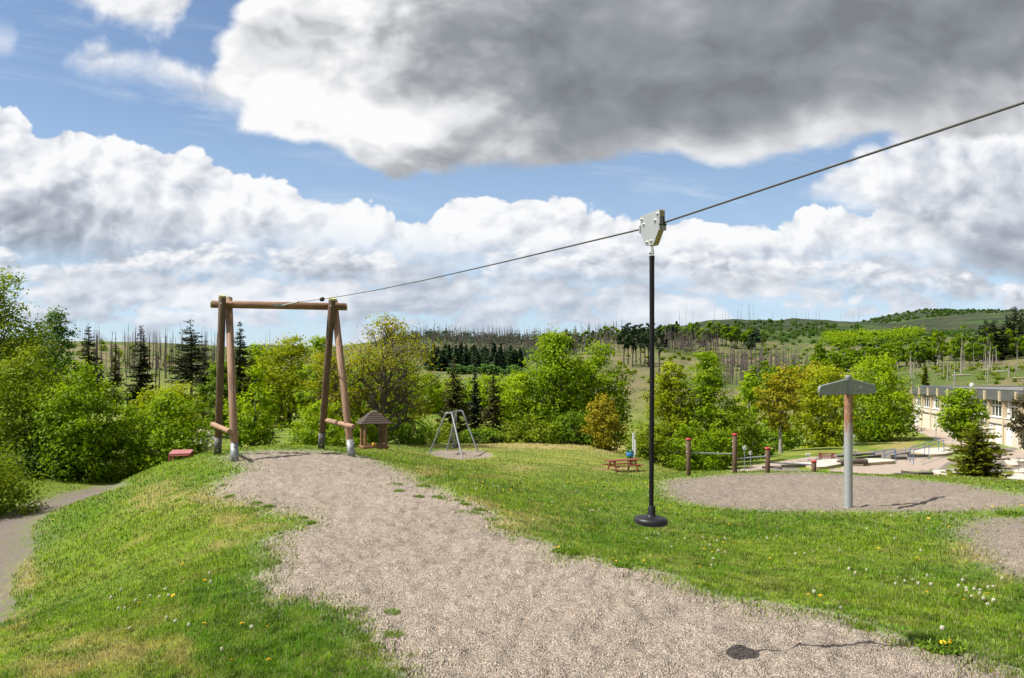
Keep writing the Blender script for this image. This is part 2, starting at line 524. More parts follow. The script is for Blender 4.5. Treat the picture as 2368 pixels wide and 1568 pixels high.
# ridge top (gravel) from the camera to the timber frame
for px, d, z in [(300, 3.5, -.1), (700, 3.5, 0), (1184, 3.5, 0), (1700, 3.5, 0), (2200, 3.5, 0), (2600, 3.5, -.05), (-300, 3.5, -.25),
                 (1000, 5.5, 0), (1500, 5.5, 0), (1735, 5.48, 0), (2000, 5.3, 0), (2368, 5.14, -.02), (2700, 5.2, -.1),
                 (650, 5.6, 0), (0, 6.17, -.42), (-300, 7, -.8), (300, 6.2, -.18), (1000, 8, 0), (1300, 8, 0), (1450, 7.9, 0), (1600, 7.2, 0), (1900, 6.4, -.01),
                 (2300, 5.8, -.02), (700, 8, 0), (620, 9.5, -.02), (1000, 11, 0), (1150, 10.8, -.02), (1050, 14, 0), (700, 14, 0), (560, 14, -.05),
                 (900, 17, -.02), (700, 18, 0), (543, 18.35, 0), (505, 20.1, 0), (813, 19.34, 0), (743, 21.4, .02), (620, 21, .03), (480, 19.6, -.03),
                 (388, 20.6, -.27), (447, 21.3, -.16), (420, 19.5, -.20), (600, 24, -.15), (740, 25, -.25),
                 (520, 11, -.08), (450, 9, -.16), (400, 7.28, -.15), (300, 8.5, -.35), (0, 7.8, -.62), (150, 8.3, -.55), (150, 13.5, -.92), (250, 15, -.62), (300, 18, -.40), (350, 14, -.35),
                 (30, 9.6, -1.0), (-40, 10.4, -1.12), (-300, 11, -1.3), (50, 16.8, -1.2), (-50, 17.5, -1.25), (-300, 18, -1.4), (150, 20, -1.32), (270, 23.5, -1.4), (340, 27, -1.5),
                 (200, 21.0, -1.34), (100, 24.5, -1.35), (0, 23, -1.3), (-200, 25, -1.3), (150, 28, -1.5), (400, 26, -1.2), (480, 27, -1.0), (440, 24, -.6)]:
    cp(px, d, z=z)
# right-hand slope, gravel pit, swale and lower lawn
for px, d, z in [(2100, 7.6, -.16), (2000, 9.8, -.36), (2300, 7.2, -.16), (2368, 8.9, -.30), (2700, 9, -.4), (2368, 14.1, -.60), (2700, 14, -.7), (2000, 16, -.80), (2250, 16, -.72),
                 (1962, 17, -.85), (1700, 16.6, -.8), (1600, 17.4, -.84), (2368, 17, -.66), (2368, 19, -.72), (2279, 20.5, -.95), (1700, 20, -.95), (1960, 23.6, -1.0), (1850, 24.8, -1.08),
                 (1699, 25.2, -1.12), (1592, 25.2, -1.20), (1775, 25.3, -1.12), (1882, 25.3, -1.10), (1540, 22, -1.0), (2150, 22.5, -1.02), (2700, 19, -.9),
                 (1450, 20.8, -1.05), (1300, 20.1, -.92), (1200, 24, -1.2), (1250, 31, -1.62), (1100, 31.6, -1.52), (950, 22.6, -.5), (900, 26, -.62), (860, 32.5, -1.02), (830, 29, -.8), (1020, 26, -.95),
                 (1150, 11.8, -.1), (1300, 9.9, -.1), (1400, 8.3, -.01), (1350, 13.1, -.42), (1600, 11.6, -.45), (1750, 9.5, -.33), (1480, 9.2, -.15), (1100, 17, -.25), (1250, 15, -.4), (1850, 13, -.6),
                 (1440, 34, -2.14), (1350, 28, -1.55), (1490, 30, -1.9), (993, 39, -1.85), (1070, 36.5, -1.88), (1033, 41, -1.9), (1106, 40, -1.9),
                 (1000, 50, -2.25), (1200, 50, -2.28), (1350, 48, -2.25), (1480, 42, -2.42), (1550, 37, -2.45), (1580, 31, -1.8), (1590, 34, -2.25), (880, 42, -1.65), (930, 46, -2.0)]:
    cp(px, d, z=z)
# beyond the brow
for px, d, z in [(600, 36, -2.2), (480, 38, -2.3), (700, 38, -2.2), (690, 70, -3.0), (690, 100, -3.5), (480, 75, -2.9), (480, 105, -3.3), (150, 45, -2.2), (150, 80, -3), (-200, 45, -2), (-200, 80, -2.5),
                 (850, 62, -3.6), (850, 90, -4.5), (1000, 62, -3.8), (1200, 62, -3.9), (1400, 60, -4.1), (1200, 95, -6.5), (1400, 95, -7), (1560, 60, -5.2), (1640, 95, -8),
                 (1600, 45, -4.1), (1700, 52, -4.6), (1722, 54, -4.7), (1868, 62, -4.95), (1911, 65, -4.98), (2000, 48, -4.5), (2000, 30, -1.9), (1800, 31, -2.0), (2200, 28, -1.6), (2368, 26, -1.5), (2150, 48, -4.65), (2300, 46.7, -4.6), (2368, 48, -4.65),
                 (2200, 70, -5.0), (2368, 65, -5.0), (2000, 80, -5.25), (1850, 80, -5.5), (1780, 62, -5.0), (1750, 80, -6.2), (2090, 115, -5.3), (2120, 120, -5.2), (2250, 95, -5.2), (2368, 85, -5.2), (2700, 60, -5), (2700, 90, -5.2), (1950, 110, -6.0), (1800, 110, -8)]:
    cp(px, d, z=z)
HILLS = {
    -250: [(890, 130), (840, 220), (790, 320)], 0: [(885, 130), (830, 220), (790, 320)], 250: [(888, 130), (850, 185), (795, 300)],
    450: [(888, 130), (850, 185), (798, 300)], 620: [(880, 145), (850, 230), (812, 330), (797, 3000)], 800: [(872, 180), (820, 420), (800, 700)],
    1000: [(885, 160), (845, 270), (800, 520), (779, 800)], 1150: [(885, 160), (850, 270), (815, 500), (795, 900)], 1300: [(888, 170), (838, 330), (800, 560), (783, 800)],
    1450: [(895, 190), (845, 300), (800, 440), (770, 800)], 1650: [(900, 180), (850, 300), (802, 500), (742, 950)], 1850: [(900, 180), (830, 360), (790, 580), (738, 950)],
    1980: [(880, 190), (830, 330), (790, 520), (750, 900), (747, 2000)], 2130: [(872, 170), (835, 250), (790, 470), (765, 800), (717, 2000)],
    2280: [(868, 165), (840, 240), (805, 390), (770, 700), (725, 2000)], 2400: [(866, 160), (832, 240), (795, 390), (750, 650), (727, 2000)], 2750: [(866, 160), (832, 240), (790, 390), (735, 650), (735, 2000)]}
AFTER = {-250: (900, 22), 0: (900, 20), 250: (900, 8), 450: (900, 6), 620: (1200, 18), 800: (1300, 24), 1000: (1500, 25), 1150: (1700, 28), 1300: (1500, 28), 1450: (1500, 45), 1650: (1600, 60), 1850: (1600, 70)}
for px, L in HILLS.items():
    for py, d in L: cp(px, d, py=py)
    if px in AFTER: cp(px, AFTER[px][0], z=AFTER[px][1])
    cp(px, 4500, z=60 if px != 620 else 110)
_T = np.array([math.atan2((p - CX) / F, 1.0) for p, d, z in CTRL])
_R = np.array([math.log(d * math.hypot((p - CX) / F, 1.0)) for p, d, z in CTRL])
_Z = np.array([z for p, d, z in CTRL])
# heights are interpolated as elevation slopes (z relative to distance), smooth in angle and log distance
_S = _Z / np.exp(_R)
_KT = 2.6
def _kern(t1, r1, t2, r2):
    return np.sqrt(((t1[:, None] - t2[None]) * _KT) ** 2 + (r1[:, None] - r2[None]) ** 2 + 0.03 ** 2)
_A = _kern(_T, _R, _T, _R)
_n = len(_T)
_M = np.zeros((_n + 1, _n + 1)); _M[:_n, :_n] = -_A - 1e-3 * np.eye(_n); _M[:_n, _n] = 1; _M[_n, :_n] = 1
_W = np.linalg.solve(_M, np.append(_S, 0))
TG = np.linspace(-0.86, 0.86, 500); RG = np.linspace(math.log(2.2), math.log(6500), 620)
_tt, _rr = np.meshgrid(TG, RG, indexing='ij')
def _eval(t, r):
    o = np.empty(len(t))
    for i in range(0, len(t), 20000):
        o[i:i + 20000] = -_kern(t[i:i + 20000], r[i:i + 20000], _T, _R) @ _W[:_n] + _W[_n]
    return o
HG = (_eval(_tt.ravel(), _rr.ravel()) * np.exp(_rr.ravel())).reshape(_tt.shape)
def H(x, y):
    x = np.asarray(x, float); y = np.asarray(y, float)
    th = np.arctan2(x, y); r = np.log(np.maximum(np.hypot(x, y), 1e-3))
    ft = np.clip((th - TG[0]) / (TG[1] - TG[0]), 0, len(TG) - 1.001); fr = np.clip((r - RG[0]) / (RG[1] - RG[0]), 0, len(RG) - 1.001)
    i = ft.astype(int); j = fr.astype(int); a = ft - i; b = fr - j
    z = HG[i, j] * (1 - a) * (1 - b) + HG[i + 1, j] * a * (1 - b) + HG[i, j + 1] * (1 - a) * b + HG[i + 1, j + 1] * a * b
    # small humps
    dd = np.hypot(x, y)
    z = z + (fbm(x * .8, y * .8, 3, 5) - .5) * 0.07 * np.clip((dd - 2) / 6, 0, 1) * np.clip(dd / 25, .5, 3)
    z = z + (fbm(x * .03, y * .03, 4, 9) - .5) * 5.0 * np.clip((dd - 130) / 250, 0, 1.5)
    return z
def Hs(x, y): return float(H(np.array([x]), np.array([y]))[0])
_DD = np.exp(np.linspace(math.log(3), math.log(4000), 2600))
def ground(px, py, dmin=3.0):
    """first spot of the terrain seen at that picture place beyond dmin"""
    d = _DD[_DD >= dmin]
    zr = EYE - (py - HY) / F * d
    h = H((px - CX) / F * d, d)
    k = np.nonzero(zr <= h)[0]
    i = k[0] if len(k) else len(d) - 1
    return Vector(((px - CX) / F * d[i], d[i], h[i]))

# ------------------------------------------------------------------ what covers the ground
def inpoly(px, py, poly):
    poly = np.asarray(poly, float); ins = np.zeros(px.shape, bool)
    x0, y0 = poly[-1]
    for x1, y1 in poly:
        c = ((y1 > py) != (y0 > py))
        with np.errstate(divide='ignore', invalid='ignore'):
            xi = (x0 - x1) * (py - y1) / (y0 - y1) + x1
        ins ^= c & (px < xi)
        x0, y0 = x1, y1
    return ins
RIDGE = [(520, 1052), (569, 1088), (548, 1098), (509, 1123), (509, 1147), (534, 1158), (576, 1168), (625, 1186), (685, 1193), (678, 1218), (646, 1235), (611, 1256), (625, 1291), (646, 1316),
         (590, 1337), (618, 1351), (635, 1383), (625, 1404), (667, 1400), (709, 1390), (737, 1407), (772, 1418), (800, 1450), (824, 1488), (810, 1509), (859, 1523), (888, 1544), (916, 1568), (930, 1700), (900, 2300), (2800, 2600), (2560, 1700),
         (2345, 1568), (2312, 1542), (2245, 1522), (2145, 1512), (2045, 1478), (1972, 1438), (1912, 1418), (1839, 1415), (1745, 1392), (1679, 1392), (1622, 1368), (1576, 1358), (1509, 1326), (1407, 1312), (1337, 1288), (1281, 1291),
         (1281, 1260), (1211, 1232), (1154, 1225), (1151, 1190), (1088, 1172), (1049, 1147), (1035, 1130), (972, 1119), (951, 1098), (905, 1081), (852, 1056), (815, 1054), (800, 1049), (740, 1042), (650, 1041), (560, 1046)]
PIT = [(1535, 1113), (1545, 1140), (1579, 1160), (1640, 1172), (1760, 1180), (1900, 1183), (2050, 1184), (2200, 1184), (2300, 1177), (2350, 1171), (2480, 1165), (2480, 1152), (2368, 1147), (2279, 1131), (2240, 1122), (2150, 1113),
       (2050, 1103), (1960, 1097), (1850, 1093), (1700, 1096), (1620, 1103), (1560, 1108)]
PATCH = [(2205, 1222), (2240, 1207), (2272, 1200), (2368, 1198), (2500, 1195), (2500, 1360), (2368, 1336), (2312, 1331), (2265, 1308), (2259, 1268), (2215, 1240)]
LPATH = [(-400, 1900), (-60, 1490), (20, 1428), (32, 1400), (24, 1370), (28, 1340), (50, 1310), (72, 1285), (78, 1262), (74, 1240), (80, 1210), (120, 1185), (180, 1160), (240, 1140), (300, 1121), (285, 1116), (240, 1121), (150, 1140), (60, 1166), (0, 1185), (-200, 1230), (-700, 1400)]
SWING = [(985, 1046), (1030, 1041), (1110, 1042), (1140, 1049), (1132, 1058), (1060, 1063), (1010, 1056)]
PAVED = [[(1912, 1089), (1971, 1075), (2070, 1065), (2176, 1058), (2205, 1062), (2170, 1084), (2030, 1101), (1912, 1098)], [(2062, 980), (2097, 979), (2160, 992), (2230, 1010), (2300, 1030), (2230, 1036), (2199, 1033), (2143, 1006)],
         [(2311, 1045), (2400, 1035), (2400, 1063), (2308, 1066)], [(1620, 1101), (1672, 1090), (1756, 1074), (1830, 1063), (1881, 1055), (1890, 1060), (1800, 1076), (1720, 1092), (1690, 1104)]]
GOLF = [(1730, 1084), (1800, 1072), (1900, 1052), (1985, 1046), (2060, 1040), (2140, 1033), (2200, 1034), (2300, 1022), (2440, 1015), (2440, 1140), (2290, 1128), (2200, 1119), (2100, 1108), (2000, 1099), (1850, 1094), (1740, 1097)]
DRY = [(390, 1140, 75, 30), (330, 1165, 40, 25), (600, 1210, 60, 22), (520, 1200, 60, 20), (470, 1150, 50, 22), (1200, 1200, 90, 26), (1120, 1165, 60, 20), (980, 1090, 60, 14), (1240, 1031, 200, 9), (1420, 1040, 60, 12), (425, 1515, 35, 42), (330, 1250, 60, 16), (500, 1260, 50, 14),
       (230, 1500, 120, 36), (120, 1545, 100, 30), (2250, 1290, 50, 40), (1290, 1215, 60, 18), (1545, 1135, 25, 16), (1200, 1085, 60, 8), (2080, 1030, 40, 14), (2150, 1040, 60, 10), (1700, 1400, 120, 12), (1890, 1432, 60, 10), (2100, 1500, 70, 14), (2330, 1340, 60, 20),
       (60, 1330, 30, 60), (40, 1450, 40, 30), (1620, 1378, 60, 10), (560, 1160, 40, 18), (640, 1330, 40, 30), (1130, 1104, 70, 5), (1420, 1085, 50, 6)]
GREENC = np.array([0.150, 0.228, 0.012]); GREEND = np.array([0.078, 0.165, 0.008]); DRYC = np.array([0.36, 0.28, 0.12]); PALEG = np.array([0.185, 0.235, 0.045])
def cover(x, y):
    """albedo (N,3), gravel (N), path (N), grass density (N) at world positions"""
    x = np.asarray(x, float); y = np.asarray(y, float)
    yy = np.maximum(y, 0.3)
    z = H(x, y); px = CX + x / yy * F; py = HY - (z - EYE) / yy * F
    d = np.hypot(x, y)
    jx = (fbm(x * 5, y * 5, 3, 21) - .5); jy = (fbm(x * 5, y * 5, 3, 22) - .5)
    k = F / yy
    pxj = px + jx * 0.26 * k + (fbm(x * 1.3, y * 1.3, 2, 31) - .5) * .35 * k; pyj = py + jy * 0.30 * k * np.clip(2 / yy, .05, .6)
    front = y > 0.5
    ridge = (inpoly(pxj, pyj, RIDGE) & (d < 24) & front) | ((d < 3.6) & (np.abs(x) < 4))
    pit = inpoly(px + jx * .25 * k, py + jy * .05 * k, PIT) & (d < 28) & (d > 14)
    patch = inpoly(px + jx * .5 * k, py + jy * .1 * k, PATCH) & (d < 18)
    swing = inpoly(px + jx * .3 * k, py + jy * .03 * k, SWING) & (d > 30) & (d < 50)
    lpath = inpoly(px + jx * .16 * k, py + jy * .03 * k, LPATH) & (d < 35)
    golf = inpoly(px, py, GOLF) & (d > 38) & (d < 125)
    paved = np.zeros(x.shape, bool)
    for p in PAVED: paved |= inpoly(px, py, p)
    paved &= (d > 38) & (d < 135)
    gravel = (ridge | pit | patch | swing).astype(float)
    dry = np.zeros(x.shape)
    for cx_, cy_, rx, ry in DRY:
        dry = np.maximum(dry, np.exp(-(((px - cx_) / rx) ** 2 + ((py - cy_) / ry) ** 2) * 1.1))
    dry = np.where(d < 130, dry, 0)
    nb = fbm(x * .55, y * .55, 4, 3); ns = fbm(x * 2.8, y * 2.8, 4, 4); nt = fbm(x * 9, y * 9, 3, 6)
    t = np.clip((nb - .5) * 2.2 + (ns - .5) * 1.5 + .5, 0, 1)[:, None]
    base = GREEND * (1 - t) + GREENC * t
    pl = np.clip((ns - .50) * 3.0 + (nt - .5) * 2.6, 0, 1)[:, None] * .75
    base = base * (1 + (nt[:, None] - .5) * .9)
    base = base * (1 - pl) + PALEG * pl
    lawn = np.clip((d - 24) / 10, 0, 1)[:, None]                        # mown lower lawn: paler, in streaks
    streak = np.clip((fbm(x * .5 + y * .12, y * 1.6, 4, 12)[:, None] - .5) * 2.2 + .5, 0, 1)
    base = base * (1 - lawn) + (np.array([0.085, 0.155, 0.014]) * (1 - streak) + np.array([0.25, 0.265, 0.055]) * streak) * lawn
    dm = np.clip(dry * 1.25 * (.05 + ns * 1.2) + (ns - .68) * 1.2 * (d < 30), 0, .8)[:, None]
    base = base * (1 - dm) + DRYC * (0.8 + .4 * nt[:, None]) * dm
    # far ground: clearings, heath and wood floor
    far = np.clip((d - 120) / 60, 0, 1)[:, None]
    f1 = fbm(x * .035, y * .035, 5, 41)[:, None]; f2 = fbm(x * .2, y * .2, 4, 42)[:, None]
    tan = np.array([0.185, 0.16, 0.082]); grn = np.array([0.092, 0.130, 0.030]); dk = np.array([0.042, 0.066, 0.024])
    w = np.clip((f1 - .5) * 4 + (f2 - .5) * 3 + .38, 0, 1)
    fc = grn * (1 - w) + tan * w
    dkm = np.clip((f2 - .60) * 6, 0, 1) * .7
    fc = fc * (1 - dkm) + dk * dkm
    vf = np.clip((d - 520) / 260, 0, 1)[:, None]
    heath = np.array([0.040, 0.055, 0.027]) * (.6 + .8 * f2) + np.array([0.035, 0.022, 0.02]) * np.clip((f1 - .5) * 3, 0, 1)
    bright = np.array([0.07, 0.13, 0.03]); br = np.clip((fbm(x * .008, y * .012, 3, 55)[:, None] - .52) * 8, 0, 1)
    heath = heath * (1 - br * .6) + bright * br * .6
    fc = fc * (1 - vf) + heath * vf
    blue = np.clip((d - 2400) / 500, 0, 1)[:, None]  # distance haze on the farthest ridge, mixed into its ground colour
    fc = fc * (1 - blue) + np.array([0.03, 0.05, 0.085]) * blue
    base = base * (1 - far) + fc * far
    # minigolf terraces: bare brown gravel with grassy patches
    base = np.where((golf & ~paved)[:, None], np.array([.22, .19, .165]) * (.8 + .4 * ns[:, None]), base)
    gg = golf & ~paved & (fbm(x * .35, y * .35, 3, 77) > .60)
    base = np.where(gg[:, None], GREENC * (.8 + .5 * ns[:, None]), base)
    grav = np.array([.430, .378, .327]) * (.90 + .2 * nb[:, None]) * np.where(pit | patch, .88, 1.0)[:, None]
    gm = gravel[:, None]
    base = base * (1 - gm) + grav * gm
    base = np.where(paved[:, None], np.array([.37, .30, .25]) * (.9 + .2 * ns[:, None]), base)
    asph = np.array([.178, .148, .126]) * (.88 + .24 * ns[:, None])
    base = np.where(lpath[:, None], asph, base)
    grass = (1 - gravel) * (~lpath) * (~paved) * (~(golf & ~gg))
    return base, gravel, (lpath | paved).astype(float), grass, dm[:, 0]

def ground_material():
    m = bpy.data.materials.new("ground_cover"); m.use_nodes = True
    g = NG(m.node_tree); bs = g.n['Principled BSDF']
    co = g.node('ShaderNodeTexCoord').outputs['Object']
    alb = g.node('ShaderNodeAttribute', attribute_name='albedo').outputs['Color']
    gr = g.node('ShaderNodeAttribute', attribute_name='gravel').outputs['Fac']
    pa = g.node('ShaderNodeAttribute', attribute_name='path').outputs['Fac']
    # stones: one tone per cell, pinkish, grey and cream
    cell = g.voronoi(co, 78.0)
    r, gg, b = g.xyz(cell)[:3]
    stone = g.ramp(r, [(0.0, (.55, .53, .53)), (.25, (.80, .75, .71)), (.5, (1.0, .98, .95)), (.75, (1.20, 1.13, 1.06)), (1.0, (1.42, 1.39, 1.33))])
    stone = g.mix(g.mul(g.sstep(.84, .96, gg), .6), stone, (1.1, .82, .66))
    dist = g.voronoi(co, 78.0, 'Distance')
    gap = g.sstep(0.25, 0.62, dist, 1.0, 0.55)
    n1 = g.noise(co, 9.0, 5, .65); n2 = g.noise(co, 2.0, 4, .6)
    mottl = g.mul(g.mad(n1, .75, .64), g.mad(n2, .55, .74))
    stone = g.mix(1.0, stone, gap, 'MULTIPLY')
    gcol = g.mix(1.0, g.mix(1.0, alb, stone, 'MULTIPLY'), mottl, 'MULTIPLY')
    # turf
    t1 = g.noise(co, 30.0, 6, .7); t2 = g.noise(co, 5.0, 4, .6)
    turf = g.mix(1.0, alb, g.mad(t1, 1.1, .36), 'MULTIPLY')
    turf = g.mix(1.0, turf, g.mad(t2, .5, .72), 'MULTIPLY')
    pcol = g.mix(1.0, alb, g.mad(g.noise(co, 60.0, 4, .8), .7, .62), 'MULTIPLY')
    col = g.mix(g.sstep(.3, .7, g.add(gr, g.mul(g.sub(g.noise(co, 14.0, 4, .7), .5), .55))), turf, gcol)
    col = g.mix(g.sstep(.35, .65, pa), col, pcol)
    g.put(bs.inputs['Base Color'], col)
    bs.inputs['Roughness'].default_value = 0.95
    bs.inputs['Specular IOR Level'].default_value = 0.15
    bp = g.node('ShaderNodeBump'); bp.inputs['Strength'].default_value = 0.9; bp.inputs['Distance'].default_value = 0.018
    hgt = g.mix(gr, g.vec(g.mul(t1, 1.6), g.mul(t1, 1.6), g.mul(t1, 1.6)), g.add(g.mul(g.noise(co, 5.5, 3, .5), 2.6), g.mad(n1, 2.6, g.sub(1.0, dist))))
    g.put(bp.inputs['Height'], hgt)
    g.l.new(bp.outputs[0], bs.inputs['Normal'])
    return m
GROUND_MAT = ground_material()

def build_ground():
    th_f = np.radians(np.arange(-42, 42.001, 0.14))
    th_b = np.radians(np.arange(45, 315.1, 3.0))
    th = np.concatenate([th_f, th_b]); nt_ = len(th)
    r = np.concatenate([[0.25, 0.8, 1.6, 2.4], np.exp(np.arange(math.log(3.2), math.log(60), 0.0085)), np.exp(np.arange(math.log(60), math.log(6000), 0.022))]); nr = len(r)
    T, R = np.meshgrid(th, r, indexing='ij')
    x = (np.sin(T) * R).ravel(); y = (np.cos(T) * R).ravel()
    z = H(x, y)
    alb, gv, pa, grass, dm = cover(x, y)
    nearm = np.nonzero((np.hypot(x, y) < 30) & (np.abs(T.ravel()) < .75))[0]
    Rj = np.random.default_rng(3); acc = alb[nearm].copy(); ag = gv[nearm].copy(); rr_ = np.hypot(x, y)[nearm]
    for _k in range(3):
        sj = .07 + .012 * rr_
        a2, g2, _p, _g, _d = cover(x[nearm] + Rj.normal(size=len(nearm)) * sj, y[nearm] + Rj.normal(size=len(nearm)) * sj * 1.6)
        acc += a2; ag += g2
    alb[nearm] = acc / 4; gv[nearm] = ag / 4
    z = z + gv * ((fbm(x * 7, y * 7, 3, 61) - .5) * .085 + (fbm(x * 2.0, y * 2.0, 2, 62) - .5) * .05) * (np.hypot(x, y) < 30)
    z = z + grass * .012 * (np.hypot(x, y) < 12)
    V = np.stack([x, y, z], 1)
    ii, jj = np.meshgrid(np.arange(nt_), np.arange(nr - 1), indexing='ij')
    i2 = (ii + 1) % nt_
    Q = np.stack([ii * nr + jj, ii * nr + jj + 1, i2 * nr + jj + 1, i2 * nr + jj], -1).reshape(-1, 4)
    dq = np.hypot(x[Q].mean(1), y[Q].mean(1))
    gq = gv[Q].mean(1) > .5; pq = pa[Q].mean(1) > .5
    qx = x[Q].mean(1); qy = y[Q].mean(1)
    attrs = {'albedo': ('FLOAT_COLOR', np.concatenate([alb, np.ones((len(alb), 1))], 1)), 'gravel': ('FLOAT', gv), 'path': ('FLOAT', pa)}
    def part(name, mask):
        q = Q[mask]
        if not len(q): return
        used, inv = np.unique(q, return_inverse=True)
        at = {k: (t, a[used]) for k, (t, a) in attrs.items()}
        o = np_mesh(name, V[used], inv.reshape(-1, 4), GROUND_MAT, None, True, at)
        o['kind'] = 'structure'
        return o
    near = dq < 125
    part('lawn', near & ~gq & ~pq)
    part('gravel_path', near & gq & ((dq < 24) & (qx / np.maximum(qy, .1) < (1900 - CX) / F) & ~((dq > 13) & (qx > 2)) | (dq < 6.9)))
    pitm = near & gq & ~((dq < 24) & (qx / np.maximum(qy, .1) < (1900 - CX) / F) & ~((dq > 13) & (qx > 2)) | (dq < 6.9))
    part('gravel_pit', pitm & (dq < 30))
    part('sand_under_swing', pitm & (dq >= 30))
    part('footpath', near & pq & (dq < 36))
    part('paved_path', near & pq & (dq >= 36))
    part('hills', ~near)
build_ground()
# ------------------------------------------------------------------ plants
BARK = mat("bark", (.075, .055, .04), (.15, .125, .10), .9, 6, (1, 1, .25), bump=.6)
BARK_PALE = mat("pale_bark", (.38, .35, .31), (.22, .19, .16), .85, 5, (1, 1, .4), bump=.4)
DEADWOOD = mat("dead_wood", (.20, .165, .15), (.105, .085, .078), .9, 3, (1, 1, .2))
FOL = {
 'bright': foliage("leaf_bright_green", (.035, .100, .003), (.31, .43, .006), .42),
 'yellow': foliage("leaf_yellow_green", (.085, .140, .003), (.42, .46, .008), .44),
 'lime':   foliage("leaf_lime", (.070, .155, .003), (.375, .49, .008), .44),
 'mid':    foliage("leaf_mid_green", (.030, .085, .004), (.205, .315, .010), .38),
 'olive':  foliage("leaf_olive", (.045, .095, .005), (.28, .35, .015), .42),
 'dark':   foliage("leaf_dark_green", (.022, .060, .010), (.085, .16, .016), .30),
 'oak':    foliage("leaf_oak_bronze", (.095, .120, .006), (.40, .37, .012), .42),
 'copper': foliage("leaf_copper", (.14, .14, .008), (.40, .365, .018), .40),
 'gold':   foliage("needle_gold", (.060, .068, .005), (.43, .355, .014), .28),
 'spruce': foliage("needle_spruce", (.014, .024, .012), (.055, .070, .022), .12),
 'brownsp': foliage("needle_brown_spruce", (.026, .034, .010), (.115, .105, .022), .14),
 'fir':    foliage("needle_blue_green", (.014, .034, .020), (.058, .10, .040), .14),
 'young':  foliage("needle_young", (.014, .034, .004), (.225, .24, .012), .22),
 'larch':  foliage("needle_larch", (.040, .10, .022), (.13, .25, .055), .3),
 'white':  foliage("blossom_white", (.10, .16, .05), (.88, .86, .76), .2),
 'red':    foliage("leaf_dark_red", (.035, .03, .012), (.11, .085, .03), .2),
}
def unit(v): return v / np.maximum(np.linalg.norm(v, axis=-1, keepdims=True), 1e-9)
def leaf_quads(C, N, size, R, aspect=.62):
    """one diamond leaf at each centre C facing roughly N"""
    n = len(C)
    T = R.normal(size=(n, 3)); T[:, 2] -= .25
    T = unit(T - N * (T * N).sum(1, keepdims=True)); B = np.cross(T, N)
    L = (size * R.uniform(.65, 1.3, n))[:, None]; W = L * aspect
    V = np.stack([C - T * L * .5, C + B * W * .5 + T * L * .08, C + T * L * .5, C - B * W * .5 + T * L * .08], 1)
    V[:, 1] += N * L * .12; V[:, 3] += N * L * .12
    return V.reshape(-1, 3), np.arange(n * 4).reshape(-1, 4)
def env_profile(shape, t):
    if shape == 'round': return np.sqrt(np.maximum(1 - (2 * t - 1) ** 2, 0)) ** .8
    if shape == 'dome': return np.where(t < .35, .80 + .2 * t / .35, np.sqrt(np.maximum(1 - ((t - .35) / .65) ** 2.2, 0)))
    if shape == 'bush': return np.where(t < .25, .92 + .08 * t / .25, np.sqrt(np.maximum(1 - ((t - .25) / .75) ** 2, 0)) ** .8)
    if shape == 'egg': return np.where(t < .3, .55 + .45 * t / .3, np.maximum(1 - ((t - .3) / .7) ** 1.7, 0) ** .8)
    if shape == 'column': return np.where(t < .15, .6 + .4 * t / .15, np.maximum(1 - ((t - .15) / .85) ** 3, 0) ** .7)
    return np.ones_like(t)
